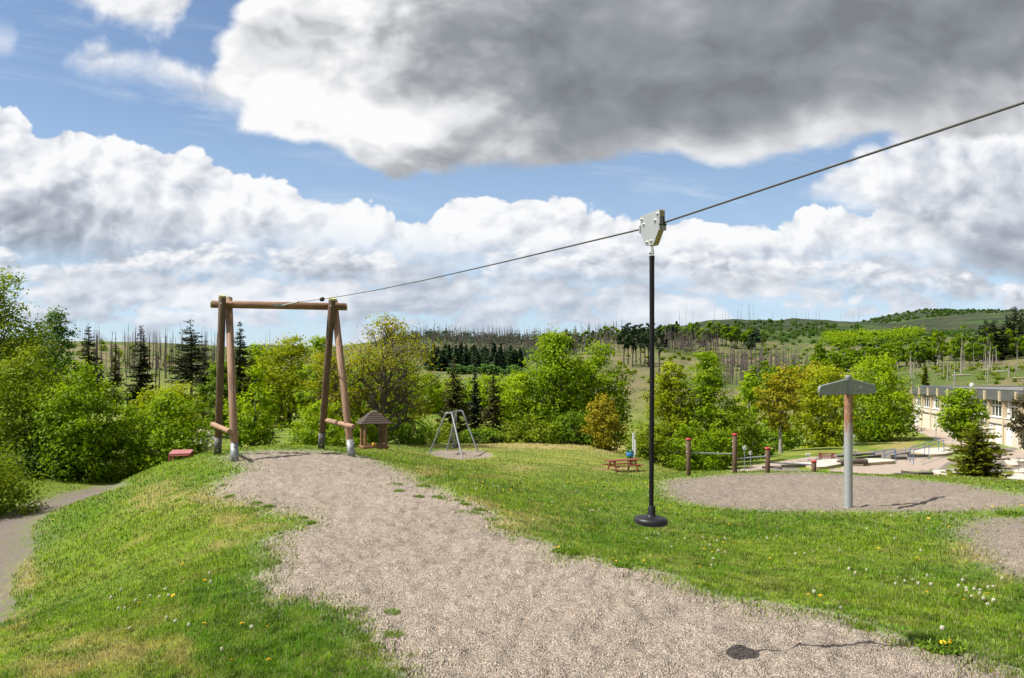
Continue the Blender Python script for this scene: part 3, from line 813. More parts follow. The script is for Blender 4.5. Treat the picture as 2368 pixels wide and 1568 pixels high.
def broadleaf(name, label, cat, px, ytop, w, d, hue, yb=None, shape='dome', cb=.12, nl=16, dens=1.0, leaf=3.0, trunk=BARK, branches=10, group=None, seed=None, gap=0.0, tr=None, basez=None, lean=0.0, depth=1.0, bare=0.0, coarse=1.0):
    """a leafy tree or bush: px, ytop, w describe how large it looks at distance d; it stands on the terrain"""
    R = np.random.default_rng(seed if seed is not None else int(px * 7 + ytop * 13 + d))
    x = (px - CX) / F * d; bz = Hs(x, d) if basez is None else basez
    if yb is not None: bz = min(bz, z_at(yb, d)) if basez is None else bz
    zt = z_at(ytop, d); h = zt - bz; W = w / F * d
    base = Vector((x, d, bz - .05))
    root = thing(name, label, cat, base, group)
    z0 = h * cb
    rr = [random.Random(int(px + d * 31))]
    # lobes of the crown
    lobes = []
    for i in range(nl):
        t = (i + .5) / nl; t = 1 - t ** .85 if shape != 'column' else t
        e = float(env_profile(shape, np.array([t]))[0]) * W / 2
        rl = W * R.uniform(.19, .29) * (0.55 + .45 * e / (W / 2 + 1e-6))
        a = i * 2.399 + R.uniform(-.5, .5)
        q = max(e - rl * .75, 0) * R.uniform(.75, 1.05)
        lobes.append((math.cos(a) * q + lean * t * h, math.sin(a) * q * depth, z0 + (h - z0 - rl * .8) * t + rl * .1, rl))
    lobes.append((lean * h, 0, h - W * .13, W * .13))
    for _ in range(0 if shape == 'round' else 9):        # sprays that break the outline
        t = R.uniform(.25, 1.0); a = R.uniform(0, 6.28); e = float(env_profile(shape, np.array([t]))[0]) * W / 2
        rl = W * R.uniform(.055, .11)
        lobes.append((math.cos(a) * e * R.uniform(.9, 1.08) + lean * t * h, math.sin(a) * e * depth, z0 + (h - z0 - rl) * t + rl * R.uniform(.2, 1.0), rl))
    lobes = np.array(lobes)
    # number of leaves from the size the tree has in the picture
    sc_ = d * 2.3125 / F                          # metres per rendered pixel
    size = max(leaf * sc_, .045)
    area = W * (h - z0) * .78
    N = int(min(area / (size * size * .31) * 5.2 * dens, 60000))
    k = max(int(30 * coarse), 8); nc = max(N // k, 30)
    li = R.choice(len(lobes), nc, p=lobes[:, 3] ** 1.8 / (lobes[:, 3] ** 1.8).sum())
    dr = unit(R.normal(size=(nc, 3)) + np.array([0, -.15, .25])); rad = R.uniform(.55, 1.05, nc) ** .7
    cc = lobes[li, :3] + dr * (lobes[li, 3] * rad)[:, None] * np.array([1, depth, .85])
    if gap > 0:
        keep = fbm(cc[:, 0] / W * 5 + px, cc[:, 2] / W * 5 + cc[:, 1] / W * 3, 2, 3) > gap
        cc = cc[keep]; dr = dr[keep]; nc = len(cc)
    cr = W * R.uniform(.045, .085, nc) * (1 + .4 * coarse)
    ci = np.repeat(np.arange(nc), k)
    off = R.normal(size=(nc * k, 3)) * np.array([1, 1, .62]) * .62
    C = cc[ci] + off * cr[ci][:, None]
    C[:, 2] = np.maximum(C[:, 2], .05 + .1 * R.random(len(C)))
    Nrm = unit(unit(off) * .5 + dr[ci] * .45 + np.array([-.15, -.1, .55]) + R.normal(size=(len(C), 3)) * .45)
    V, Q = leaf_quads(C, Nrm, size, R)
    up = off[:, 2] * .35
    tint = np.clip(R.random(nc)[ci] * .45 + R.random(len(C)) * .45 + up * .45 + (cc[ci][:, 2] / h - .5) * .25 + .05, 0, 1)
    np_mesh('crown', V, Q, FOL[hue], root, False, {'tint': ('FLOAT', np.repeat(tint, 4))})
    # trunk and limbs
    m = MB(); tr = tr or max(h * .022, W * .02, .03)
    wob = [(R.normal() * W * .02, R.normal() * W * .02) for _ in range(6)]
    th = z0 + (h - z0) * .62
    pts = [Vector((base.x + wob[i][0] * (i > 0) + lean * h * (i / 5) ** 2, base.y + wob[i][1] * (i > 0), base.z - .1 + (th + .1) * i / 5)) for i in range(6)]
    rads = [tr * 1.35, tr, tr * .88, tr * .72, tr * .52, tr * .25]
    m.tube(pts, rads, 8, False)
    order = np.argsort(-lobes[:, 3])[:branches]
    for i in order:
        L = Vector(lobes[i, :3]) + base
        f = min(max((L.z - base.z) / th * R.uniform(.45, .75), .12), .92) * 5
        a = int(f); p0 = pts[a].lerp(pts[min(a + 1, 5)], f - a)
        r0 = rads[a] * .5
        mid = p0.lerp(L, .5) + Vector((R.normal() * .06 * W, R.normal() * .06 * W, -.03 * W + abs(R.normal()) * .05 * W))
        m.tube([p0, p0.lerp(mid, .5) + Vector((R.normal(), R.normal(), R.normal())) * .02 * W, mid, L], [r0, r0 * .8, r0 * .6, r0 * .2], 6, False)
        for _ in range(3 + int(bare * 4)):
            q = Vector(unit(R.normal(size=3) + np.array([0, 0, .3]))) * lobes[i, 3] * R.uniform(.7, 1.0 + .06 * bare)
            s = mid.lerp(L, R.uniform(.1, .9))
            e_ = L + q
            bend = s.lerp(e_, .5) + Vector(R.normal(size=3)) * .16 * lobes[i, 3]
            b2 = s.lerp(e_, .78) + Vector(R.normal(size=3)) * .16 * lobes[i, 3]
            m.tube([s, bend, b2, e_], [r0 * .36, r0 * .22, r0 * .13, r0 * .04], 4, False)
    m.build('trunk', trunk, root)
    return root

def conifer(name, label, cat, px, ytop, ybot, w, d, hue, cb=.12, droop=.5, dens=1.0, trunk=BARK, group=None, seed=None, gaps=.1, taper=.85, needle=3.0, basez=None, tips=False, ragged=.25, full=1.3):
    R = np.random.default_rng(seed if seed is not None else int(px * 11 + ytop * 3 + d))
    x = (px - CX) / F * d; bz = (min(Hs(x, d), z_at(ybot, d)) if ybot is not None else Hs(x, d)) if basez is None else basez
    h = z_at(ytop, d) - bz; W = w / F * d
    base = Vector((x, d, bz - .05)); root = thing(name, label, cat, base, group)
    sc_ = d * 2.3125 / F; size = max(needle * sc_, .05)
    nlev = int(np.clip(h * (1 - cb) / (size * 1.05), 18, 60)); Cs = []; Ns = []; Ts = []; Ls = []; Ws = []; tn = []
    m = MB(); m.tube([base + Vector((0, 0, 0)), base + Vector((R.normal() * .01 * h, 0, h * .5)), base + Vector((0, 0, h * .99))], [max(h * .018, .04), h * .011, .01], 7, False)
    for lv in range(nlev):
        t = lv / nlev
        z = h * (cb + (1 - cb) * t); rad = W / 2 * ((1 - t) ** taper * .97 + .03)
        if t < .12: rad *= .75 + .25 * t / .12
        nb = int(R.integers(5, 8) * full) if t < .8 else 5
        for b in range(nb):
            if R.random() < gaps: continue
            az = R.uniform(0, 2 * math.pi); L = rad * R.uniform(1 - ragged * 1.6, 1 + ragged * .6)
            ns = max(int(L / (size * .55) * dens), 3)
            s = (np.arange(ns) + .5) / ns
            dz = -droop * L * (s * .9 - .55 * s ** 2.5) * (1 - .6 * t) + L * .10 * t
            zj = R.normal() * h / nlev * .9
            cx_ = np.cos(az) * L * s; cy_ = np.sin(az) * L * s
            for side in (-1, 0, 1):
                c = np.stack([cx_, cy_, z + zj + dz], 1)
                sd = np.array([-math.sin(az), math.cos(az), 0])
                wid = (.30 * L * (1 - s) ** .8 + size * .25)[:, None]
                c = c + sd * side * wid * R.uniform(.5, .9, (ns, 1)) + R.normal(size=(ns, 3)) * size * .16
                c[:, 2] -= abs(side) * wid[:, 0] * (.25 + droop * .5)
                out = np.array([math.cos(az), math.sin(az), -.25 - droop * .3])
                tdir = unit(out + sd * side * .8 + R.normal(size=(ns, 3)) * .22)
                Cs.append(c); Ts.append(tdir)
                Ns.append(unit(np.array([0, 0, 1.0]) + sd * side * .8 + R.normal(size=(ns, 3)) * .35))
                tn.append(np.clip((.25 + .75 * s) * (R.random(ns) * .6 + .4) if tips else R.random(ns) * .7 + .3 * s - .1, 0, 1))
    C = np.concatenate(Cs); T = np.concatenate(Ts); N = np.concatenate(Ns); tn = np.concatenate(tn)
    N = unit(N - T * (N * T).sum(1, keepdims=True)); B = np.cross(T, N)
    L = (size * R.uniform(.8, 1.5, len(C)) * (1 - .45 * np.clip((C[:, 2] - h * .5) / (h * .5), 0, 1)))[:, None]; Wd = L * .36
    V = np.stack([C - T * L * .5, C + B * Wd, C + T * L * .6, C - B * Wd], 1).reshape(-1, 3)
    np_mesh('crown', V, np.arange(len(V)).reshape(-1, 4), FOL[hue], root, False, {'tint': ('FLOAT', np.repeat(tn, 4))})
    m.build('trunk', trunk, root)
    return root
def place_copy(src, px, d, s=1.0, sz=None, label=None, rot=None, group=None):
    c = copy_tree(src)
    x = (px - CX) / F * d
    c.location = (x, d, Hs(x, d) - .05)
    c.rotation_euler = (0, 0, random.uniform(0, 6.28) if rot is None else rot)
    c.scale = (s, s, sz or s)
    if label: c['label'] = label
    if group: c['group'] = group
    return c
# ------------------------------------------------------------------ near and middle-distance trees
T_, S_ = 'tree', 'shrub'
# left edge
broadleaf('tree', 'tall loose yellow-green tree cut by the left edge of the picture', T_, -25, 612, 270, 30, 'olive', shape='dome', cb=.25, nl=20, dens=.75, gap=.38, leaf=3.4, branches=16, bare=.6)
broadleaf('larch_tree', 'soft dark green larch rising just right of the tall left-edge tree', T_, 132, 712, 120, 42, 'larch', shape='egg', cb=.1, nl=16, dens=.85, leaf=2.8)
broadleaf('tree', 'dark green tree in shade behind the tall left-edge bushes', T_, 60, 770, 200, 38, 'dark', shape='dome', cb=.1, nl=16)
broadleaf('shrub', 'big yellow-green hazel thicket at the left edge beside the footpath', S_, 62, 806, 235, 27.5, 'olive', shape='bush', cb=.02, nl=22, dens=1.15, leaf=3.3, branches=14)
broadleaf('shrub', 'tall bright green bush left of the red bench above the footpath', S_, 205, 838, 205, 26.5, 'bright', shape='bush', cb=.02, nl=22, dens=1.1, leaf=3.4, branches=12)
broadleaf('shrub', 'low leafy bush at the left edge where the footpath bends', S_, -80, 1005, 290, 18.5, 'olive', shape='bush', cb=.0, nl=16, leaf=3.4)
broadleaf('shrub', 'shaded dark bush under the hazel thicket beside the footpath', S_, 120, 985, 230, 26.8, 'dark', shape='bush', cb=.0, nl=14, leaf=3.2)
broadleaf('shrub', 'round fresh green bush directly behind the red bench', S_, 388, 905, 180, 27, 'bright', shape='bush', cb=.0, nl=18, dens=1.1, leaf=3.6)
broadleaf('shrub', 'yellow-green sapling bush between the tall bush and the one behind the red bench', S_, 300, 940, 110, 29, 'lime', shape='bush', cb=.0, nl=12, leaf=3.2)
broadleaf('shrub', 'pale yellow-green bush in front of the dead trunks left of the timber frame', S_, 400, 882, 170, 62, 'yellow', shape='bush', cb=.0, nl=14)
broadleaf('hawthorn_shrub', 'white blossoming shrub at the foot of the left timber frame legs', S_, 466, 985, 66, 30, 'white', shape='bush', cb=.0, nl=9, leaf=2.4)
broadleaf('shrub', 'dark green low bush below the white blossoming shrub', S_, 452, 1018, 70, 27.5, 'mid', shape='bush', cb=.0, nl=8)
broadleaf('tree', 'mid green tree standing behind the left legs of the timber frame', T_, 510, 838, 110, 62, 'mid', shape='egg', cb=.1, nl=14)
broadleaf('maple_tree', 'young bright maple seen through the opening of the timber frame', T_, 588, 852, 150, 31, 'lime', shape='egg', cb=.10, nl=20, dens=1.0, leaf=4.2, gap=.30, branches=12)
broadleaf('tree', 'broad yellow-green tree seen high through the timber frame', T_, 672, 778, 170, 85, 'yellow', shape='dome', cb=.1, nl=18)
broadleaf('tree', 'smaller lime tree left of the broad tree in the timber frame opening', T_, 592, 795, 120, 90, 'lime', shape='dome', cb=.1, nl=14)
broadleaf('tree', 'green tree behind the right legs of the timber frame', T_, 742, 775, 110, 80, 'lime', shape='egg', cb=.1, nl=14)
broadleaf('tree', 'bare-twigged olive tree between the spruces and the lime tree', T_, 632, 815, 70, 95, 'olive', shape='egg', cb=.15, nl=10, gap=.4)
broadleaf('shrub', 'light green bush left of the play hut behind the frame leg', S_, 742, 925, 130, 36, 'lime', shape='bush', cb=.0, nl=14, leaf=3.4)
# oaks
broadleaf('oak_tree', 'big bronze-yellow oak with crooked dark limbs behind the play hut', T_, 888, 722, 250, 44, 'oak', yb=1035, shape='dome', cb=.20, nl=22, dens=.46, gap=.48, leaf=2.9, branches=23, bare=1.8, tr=.24, coarse=.6)
broadleaf('oak_tree', 'smaller bronze oak close to the right legs of the timber frame', T_, 775, 790, 150, 43, 'oak', yb=1035, shape='dome', cb=.22, nl=16, dens=.52, gap=.47, leaf=2.9, branches=17, bare=1.8, tr=.18, coarse=.6)
broadleaf('tree', 'green tree filling the space behind the two bronze oaks', T_, 870, 800, 230, 58, 'bright', shape='dome', cb=.05, nl=18, dens=.9)
broadleaf('shrub', 'dark green bush under the big oak right of the play hut', S_, 945, 962, 130, 47, 'mid', shape='bush', cb=.0, nl=12)
broadleaf('shrub', 'green undergrowth bush behind the play hut', S_, 850, 940, 120, 46, 'bright', shape='bush', cb=.0, nl=12)
broadleaf('shrub', 'olive bush behind the left leg of the metal swing', S_, 1020, 975, 110, 52, 'olive', shape='bush', cb=.0, nl=12)
broadleaf('shrub', 'low dark bush behind the right leg of the metal swing', S_, 1125, 990, 120, 53, 'mid', shape='bush', cb=.0, nl=12)
# spruces
conifer('spruce_tree', 'dark spruce with a bare stem standing alone left of the timber frame', T_, 441, 737, 960, 126, 95, 'spruce', cb=.42, droop=.25, gaps=.18, needle=2.1, taper=.72, ragged=.3)
conifer('spruce_tree', 'slim dark spruce with thin skirt in the middle of the dead trunks', T_, 327, 753, 965, 85, 85, 'spruce', cb=.16, droop=.5, gaps=.15, needle=2.1, taper=.72)
conifer('spruce_tree', 'small dark spruce furthest left above the hazel bushes', T_, 205, 748, 900, 71, 100, 'spruce', cb=.2, droop=.4, gaps=.25, needle=2.0, taper=.75)
conifer('spruce_tree', 'pointed dark spruce just right of the left timber frame legs', T_, 555, 744, 950, 91, 82, 'spruce', cb=.12, droop=.5, needle=2.1, taper=.72)
conifer('spruce_tree', 'half-bare spruce touching the pointed one right of the frame legs', T_, 580, 800, 950, 60, 80, 'brownsp', cb=.2, droop=.5, gaps=.45, needle=2.0, taper=.75)
conifer('spruce_tree', 'ragged thin spruce between the small and the slim dark spruces', T_, 266, 790, 930, 55, 92, 'brownsp', cb=.2, droop=.6, gaps=.35, needle=2.0, taper=.75)
conifer('spruce_tree', 'ragged low spruce right behind the stem of the lone dark spruce', T_, 470, 800, 940, 69, 92, 'spruce', cb=.25, droop=.4, gaps=.35, needle=2.0, taper=.75)
conifer('spruce_tree', 'short shabby spruce at the right edge of the larch', T_, 232, 818, 930, 46, 96, 'spruce', cb=.15, droop=.5, gaps=.4, needle=2.0, taper=.75)
conifer('spruce_tree', 'broad drooping brown-green spruce left of the two behind the swing', T_, 1050, 828, 1035, 115, 56, 'brownsp', cb=.04, droop=.9, needle=2.3, gaps=.08)
conifer('spruce_tree', 'narrow dark spruce between the two brown-green ones behind the swing', T_, 1098, 850, 1035, 69, 58, 'spruce', cb=.04, droop=.8, needle=2.3)
conifer('spruce_tree', 'brownish spruce right of the swing beside the big double-crowned tree', T_, 1140, 858, 1035, 99, 55, 'brownsp', cb=.03, droop=.8, needle=2.3, gaps=.06)
# centre and right
broadleaf('tree', 'big bright green double-crowned tree, its taller left half', T_, 1282, 768, 200, 58, 'bright', shape='egg', cb=.03, nl=26, dens=1.15, branches=14)
broadleaf('tree', 'right half of the double-crowned tree behind the lawn', T_, 1385, 792, 155, 60, 'bright', shape='dome', cb=.05, nl=22, dens=1.1, branches=14)
broadleaf('tree', 'lower lime tree leaning out at the left foot of the double-crowned tree', T_, 1200, 868, 110, 57, 'lime', shape='bush', cb=.0, nl=16)
broadleaf('shrub', 'grey-green bush at the lawn edge below the double-crowned tree', S_, 1225, 960, 130, 53, 'olive', shape='bush', cb=.0, nl=12)
broadleaf('shrub', 'white-flecked dark shrub at the lawn edge left of the golden conifer', S_, 1330, 945, 110, 53, 'mid', shape='bush', cb=.0, nl=12)
broadleaf('golden_conifer', 'rounded golden-yellow conifer at the edge of the lawn', T_, 1398, 910, 98, 47, 'gold', yb=1040, shape='egg', cb=.0, nl=26, leaf=2.2, dens=1.0, coarse=1.5, gap=.34, branches=6)
broadleaf('tree', 'round green tree immediately right of the hanging seat rope', T_, 1548, 832, 130, 66, 'yellow', shape='dome', cb=.04, nl=18)
broadleaf('tree', 'taller broad green tree right of the hanging seat rope', T_, 1636, 818, 140, 66, 'bright', shape='dome', cb=.05, nl=20, dens=1.1)
broadleaf('shrub', 'pale green bush behind the litter bin', S_, 1510, 965, 130, 52, 'olive', shape='bush', cb=.0, nl=14, leaf=2.8)
broadleaf('shrub', 'dark bush above the first post of the balance bars', S_, 1590, 985, 110, 50, 'bright', shape='bush', cb=.0, nl=12)
broadleaf('shrub', 'bright low shrub behind the two glass globe lamps', S_, 1660, 975, 100, 60, 'bright', shape='bush', cb=.0, nl=12)
broadleaf('shrub', 'dark olive bush right of the glass globe lamps', S_, 1700, 940, 110, 74, 'olive', shape='bush', cb=.0, nl=14)
broadleaf('tree', 'light feathery young birch at the left of the copper tree', T_, 1732, 862, 90, 92, 'lime', shape='egg', cb=.1, nl=14, trunk=BARK_PALE)
broadleaf('tree', 'copper-leaved round tree with a pale trunk left of the yellow-green trees', T_, 1806, 846, 104, 79, 'copper', yb=985, shape='round', cb=.30, nl=18, dens=1.0, trunk=BARK_PALE, branches=12)
broadleaf('tree', 'dull copper tree partly hidden behind the yellow-green one', T_, 1875, 832, 90, 125, 'copper', shape='round', cb=.25, nl=12, dens=.8)
broadleaf('shrub', 'green bush below the copper-leaved tree', S_, 1800, 960, 110, 88, 'bright', shape='bush', cb=.0, nl=12)
broadleaf('shrub', 'small grey-green bush above the slope left of the T-shaped pole', S_, 1745, 985, 90, 78, 'mid', shape='bush', cb=.0, nl=10)
broadleaf('tree', 'yellow-green spreading tree behind the left arm of the T-shaped pole', T_, 1908, 842, 150, 86, 'yellow', shape='dome', cb=.0, nl=20, dens=1.1)
broadleaf('tree', 'tall rich green tree behind the right arm of the T-shaped pole', T_, 2028, 822, 165, 92, 'lime', shape='dome', cb=.0, nl=22, dens=1.15)
broadleaf('shrub', 'dark bush in shade at the left end of the building', S_, 2088, 935, 60, 106, 'dark', shape='bush', cb=.0, nl=8)
broadleaf('clipped_tree', 'young tree with round clipped crown in front of the building', T_, 2223, 898, 106, 75, 'bright', yb=1020, shape='round', cb=.22, nl=30, dens=1.9, leaf=3.0, branches=10, tr=.06)
conifer('yew_shrub', 'bushy dark yellow-tipped conifer at the far edge of the gravel pit', S_, 2262, 972, 1124, 152, 44, 'young', cb=.0, droop=-.05, needle=2.3, taper=.42, tips=True, gaps=.05, ragged=.30, dens=1.2, full=2.0)
broadleaf('tree', 'dark red-green tree cut off by the right edge in front of the building', T_, 2385, 895, 100, 62, 'red', yb=1035, shape='round', cb=.25, nl=12, dens=.8, gap=.3)
conifer('fir_tree', 'small lone conifer on the clearing above the building roof', T_, 2140, 845, 880, 26, 150, 'young', cb=.0, droop=.2, needle=2.2)
# light green row and dark wood behind the centre
k = 0
for px, yt, w, hue in [(990, 862, 70, 'lime'), (1040, 868, 70, 'lime'), (1085, 872, 60, 'lime'), (1130, 866, 70, 'lime'), (1180, 862, 70, 'lime'), (925, 858, 70, 'mid')]:
    broadleaf('tree', ['bright lime treetop left of the broad brown-green spruce', 'lime treetop right behind the broad brown-green spruce', 'lime treetop showing between the spruces behind the swing', 'lime treetop behind the brownish spruce', 'lime treetop left behind the double-crowned tree', 'mid green treetop right behind the big oak'][k], T_, px, yt, w * 1.45, 120, hue, shape='dome', cb=.0, nl=14, leaf=2.6)
    k += 1
proto = conifer('fir_tree', 'dark fir in the dense dark wood behind the swing', T_, 1012, 800, None, 36, 230, 'fir', cb=.05, droop=.35, needle=2.3, gaps=.05, group='firs of the dark wood behind the swing')
protob = conifer('fir_tree', 'dark fir in the dense dark wood behind the swing', T_, 1030, 794, None, 40, 238, 'fir', cb=.05, droop=.35, needle=2.3, gaps=.05, group='firs of the dark wood behind the swing')
for i, px in enumerate(np.arange(998, 1208, 5.2)):
    place_copy(proto if i % 2 else protob, px + random.uniform(-5, 5), random.uniform(205, 290), random.uniform(.7, 1.15), random.uniform(.72, 1.12))
pl = broadleaf('tree', 'small pale young tree along the foot of the dark fir wood', T_, 1090, 846, 26, 190, 'larch', shape='egg', cb=.0, nl=7, leaf=2.2, group='pale young trees along the foot of the fir wood')
for px in (1040, 1062, 1076, 1108, 1122, 1140, 1152, 1166, 1180, 1192, 1204): place_copy(pl, px, random.uniform(180, 200), random.uniform(.7, 1.3))
# pines with bare stems on the ridge left of the rope
pp = broadleaf('pine_tree', 'tall pine with a bare stem in the clump on the ridge left of the rope', T_, 1452, 744, 30, 300, 'fir', yb=826, shape='egg', cb=.38, nl=9, leaf=2.2, dens=1.2, group='pines in the clump on the ridge', tr=.28)
for px in (1443, 1463, 1470, 1481, 1491, 1500, 1510): place_copy(pp, px, random.uniform(285, 325), random.uniform(.85, 1.05), random.uniform(.9, 1.05))
place_copy(pp, 1524, 262, 1.0, 1.0, 'single dark pine seen right beside the hanging rope')
# mid green wood of bare-stemmed pines further back
p2 = broadleaf('pine_tree', 'green-topped pine in the long stand on the hillside right of the rope', T_, 1560, 750, 26, 470, 'mid', shape='column', cb=.45, nl=7, leaf=2.1, dens=1.1, group='pines of the long stand on the hillside', trunk=DEADWOOD, tr=.35)
p3 = broadleaf('pine_tree', 'green-topped pine in the long stand on the hillside right of the rope', T_, 1600, 754, 24, 460, 'fir', shape='column', cb=.45, nl=7, leaf=2.1, dens=1.1, group='pines of the long stand on the hillside', trunk=DEADWOOD, tr=.35)
for i in range(44):
    px = 1536 + i * 5.2 + random.uniform(-4, 4)
    place_copy(p2 if random.random() < .5 else p3, px, random.uniform(430, 520), random.uniform(.75, 1.1), random.uniform(.8, 1.05) * (1.0 if px < 1680 else .8))
for i in range(22):
    px = 1240 + i * 9.5 + random.uniform(-4, 4)
    place_copy(p2 if random.random() < .5 else p3, px, random.uniform(400, 520), random.uniform(.6, 1.0), random.uniform(.5, .8), 'green pine in the strip along the ridge left of the pine clump', group='pines of the strip along the ridge')
# birches of the right-hand hillside
b1 = broadleaf('birch_tree', 'light green birch in the row along the hillside above the building', T_, 2050, 790, 46, 205, 'bright', shape='egg', cb=.22, nl=10, leaf=2.4, trunk=BARK_PALE, group='birches of the row above the building', tr=.2)
b2 = broadleaf('birch_tree', 'light green birch in the row along the hillside above the building', T_, 2120, 778, 46, 215, 'mid', shape='egg', cb=.22, nl=10, leaf=2.4, trunk=BARK_PALE, group='birches of the row above the building', tr=.2)
for i in range(46):
    px = 1880 + i * 11.2 + random.uniform(-5, 5)
    d = random.uniform(190, 225) + max(0, (px - 2000)) * .10
    place_copy(random.choice((b1, b2)), px, d + random.uniform(-8, 25), random.uniform(.65, 1.3), random.uniform(.75, 1.35))
for i in range(24):
    px = 1740 + i * 8 + random.uniform(-5, 5)
    place_copy(random.choice((b1, b2)), px, random.uniform(150, 200), random.uniform(.7, 1.0), random.uniform(.62, .9), 'green tree in the belt behind the copper tree', group='trees of the belt behind the copper tree')
dk = conifer('fir_tree', 'tall dark fir at the upper right edge above the birches', T_, 2345, 706, None, 95, 260, 'spruce', cb=.1, droop=.4, needle=2.3, group='tall dark firs at the upper right edge')
for px in (2268, 2282, 2300, 2316, 2330, 2362, 2380, 2400): place_copy(dk, px, random.uniform(250, 300), random.uniform(.8, 1.1), random.uniform(.75, 1.0) * (.8 if px < 2320 else 1))
# dead trunks: five shapes, copied
def dead_shape(h, r, stubs, seed, lean=0):
    R = random.Random(seed); m = MB()
    pts = [Vector((lean * t * h + R.uniform(-.01, .01) * h * (t > 0), R.uniform(-.01, .01) * h * (t > 0), h * t)) for t in (0, .25, .5, .75, 1)]
    m.tube(pts, [r, r * .85, r * .65, r * .45, r * .15], 6, True)
    for i in range(stubs):
        t = R.uniform(.25, .97); a = R.uniform(0, 6.28); L = R.uniform(.03, .11) * h * (1.15 - t)
        p = Vector((lean * t * h, 0, h * t))
        m.tube([p, p + Vector((math.cos(a) * L, math.sin(a) * L, R.uniform(-.35, .15) * L))], [r * .25, r * .05], 4, False)
    return m
DEAD = []
for i, (h, r, s, ln) in enumerate([(11, .13, 26, 0), (13, .12, 40, .02), (9, .14, 8, -.03), (12, .10, 60, 0)]):
    o = dead_shape(h, r, s, i, ln).build('dead_tree', DEADWOOD, None, (0, 0, 0))
    DEAD.append(o)
PALE = []
for i, (h, r, s, ln) in enumerate([(7, .17, 4, .04), (5, .2, 2, -.05), (9, .15, 9, .02)]):
    PALE.append(dead_shape(h, r, s, 20 + i, ln).build('dead_tree', BARK_PALE, None, (0, 0, 0)))
first_pale = set()
used_dead = set()
def dead(px, d, s, label, group, kind=None):
    k = random.randrange(4) if kind is None else kind
    if kind is not None:
        k = kind % 3
        if k in first_pale: o = PALE[k].copy(); link(o)
        else: o = PALE[k]; first_pale.add(k)
    elif k in used_dead: o = DEAD[k].copy(); link(o)
    else: o = DEAD[k]; used_dead.add(k)
    x = (px - CX) / F * d
    o.location = (x, d, Hs(x, d) - .2); q_ = .14 if random.random() < .12 else .03; o.rotation_euler = (random.uniform(-q_, q_), random.uniform(-q_, q_), random.uniform(0, 6.28))
    o.scale = (s * random.uniform(.8, 1.2),) * 2 + (s * random.uniform(.75, 1.2),)
    if d > 100 and kind is None: o.scale = (o.scale[0] * .62, o.scale[1] * .62, o.scale[2])
    tag(o, label, 'dead tree', group)
for i in range(38): dead(random.uniform(180, 500), random.uniform(120, 230), random.uniform(.35, .85), 'thin bare dead trunk among the dark spruces on the left clearing', 'dead trunks on the left clearing')
for i in range(40): dead(random.uniform(150, 720), random.uniform(292, 330), random.uniform(.4, .95), 'bare dead trunk standing on the left skyline', 'dead trunks on the left skyline')
for i in range(70): dead(random.uniform(960, 1290), random.uniform(480, 760), random.uniform(.8, 1.6), 'bare dead trunk on the skyline behind the dark fir wood', 'dead trunks on the middle skyline')
for i in range(34): dead(random.uniform(1560, 1990), random.uniform(860, 940), random.uniform(1.2, 2.0), 'far bare trunk on the right-hand skyline', 'dead trunks on the right skyline')
for i in range(38):
    px = random.uniform(2105, 2370)
    dead(px, random.uniform(145, 205), random.uniform(.35, 1.0), 'pale snapped trunk on the clearing above the building', 'snapped trunks above the building', random.choice((0, 1, 2)))
# grey-mauve masses of dead spruces that read as one
def dead_mass(name, label, area, n, hr, dens, col):
    R = np.random.default_rng(n); V = []; Q = []; b = 0
    for i in range(n):
        px, d = area(R); x = (px - CX) / F * d; z = Hs(x, d); h = R.uniform(*hr)
        w = .10 + h * .006
        ln = R.normal() * .02
        a = R.uniform(0, 3.14)
        for q in (a, a + 1.57):
            c, s = math.cos(q) * w, math.sin(q) * w
            V += [(x - c, d - s, z - .3), (x + c, d + s, z - .3), (x + ln * h + c * .25, d + s * .25, z + h), (x + ln * h - c * .25, d - s * .25, z + h)]
            Q.append((b, b + 1, b + 2, b + 3)); b += 4
        for j in range(dens):
            t = R.uniform(.2, .95); L = h * .11 * (1.1 - t); az = R.uniform(0, 6.28); zz = z + h * t; xx = x + ln * h * t
            ex, ey = math.cos(az) * L, math.sin(az) * L
            V += [(xx, d, zz), (xx + ex * .6, d + ey * .6, zz - .06 * L - w * .5), (xx + ex, d + ey, zz - .25 * L), (xx + ex * .5, d + ey * .5, zz + w * .4)]
            Q.append((b, b + 1, b + 2, b + 3)); b += 4
    o = np_mesh(name, np.array(V), np.array(Q), col)
    o['kind'] = 'stuff'; tag(o, label, 'dead wood')
MAUVE = mat("dead_spruce_mauve", (.22, .175, .165), (.13, .105, .10), .9, .4)
dead_mass('dead_spruce_wood', 'mauve-grey mass of dead spruces on the slope right of the rope', lambda R: (R.uniform(1690, 1880) - R.uniform(0, 60), R.uniform(185, 330)), 150, (5, 9), 34, MAUVE)
dead_mass('dead_spruce_wood', 'brown-grey mass of dead spruces along the ridge left of the rope', lambda R: (R.uniform(1210, 1440), R.uniform(380, 520)), 190, (9, 15), 30, MAUVE)
dead_mass('dead_spruce_wood', 'brown-grey dead spruces on the far ridge right of the oak', lambda R: (R.uniform(900, 1230), R.uniform(290, 760)), 330, (8, 15), 26, MAUVE)
dead_mass('dead_spruce_wood', 'rosy strip of dead stems below the green pine stand', lambda R: (R.uniform(1530, 1660), R.uniform(400, 440)), 90, (9, 14), 26, MAUVE)
dead_mass('dead_spruce_wood', 'thin grey dead stems scattered over the left clearing', lambda R: (R.uniform(170, 520), R.uniform(115, 260)), 90, (4, 9), 14, MAUVE)
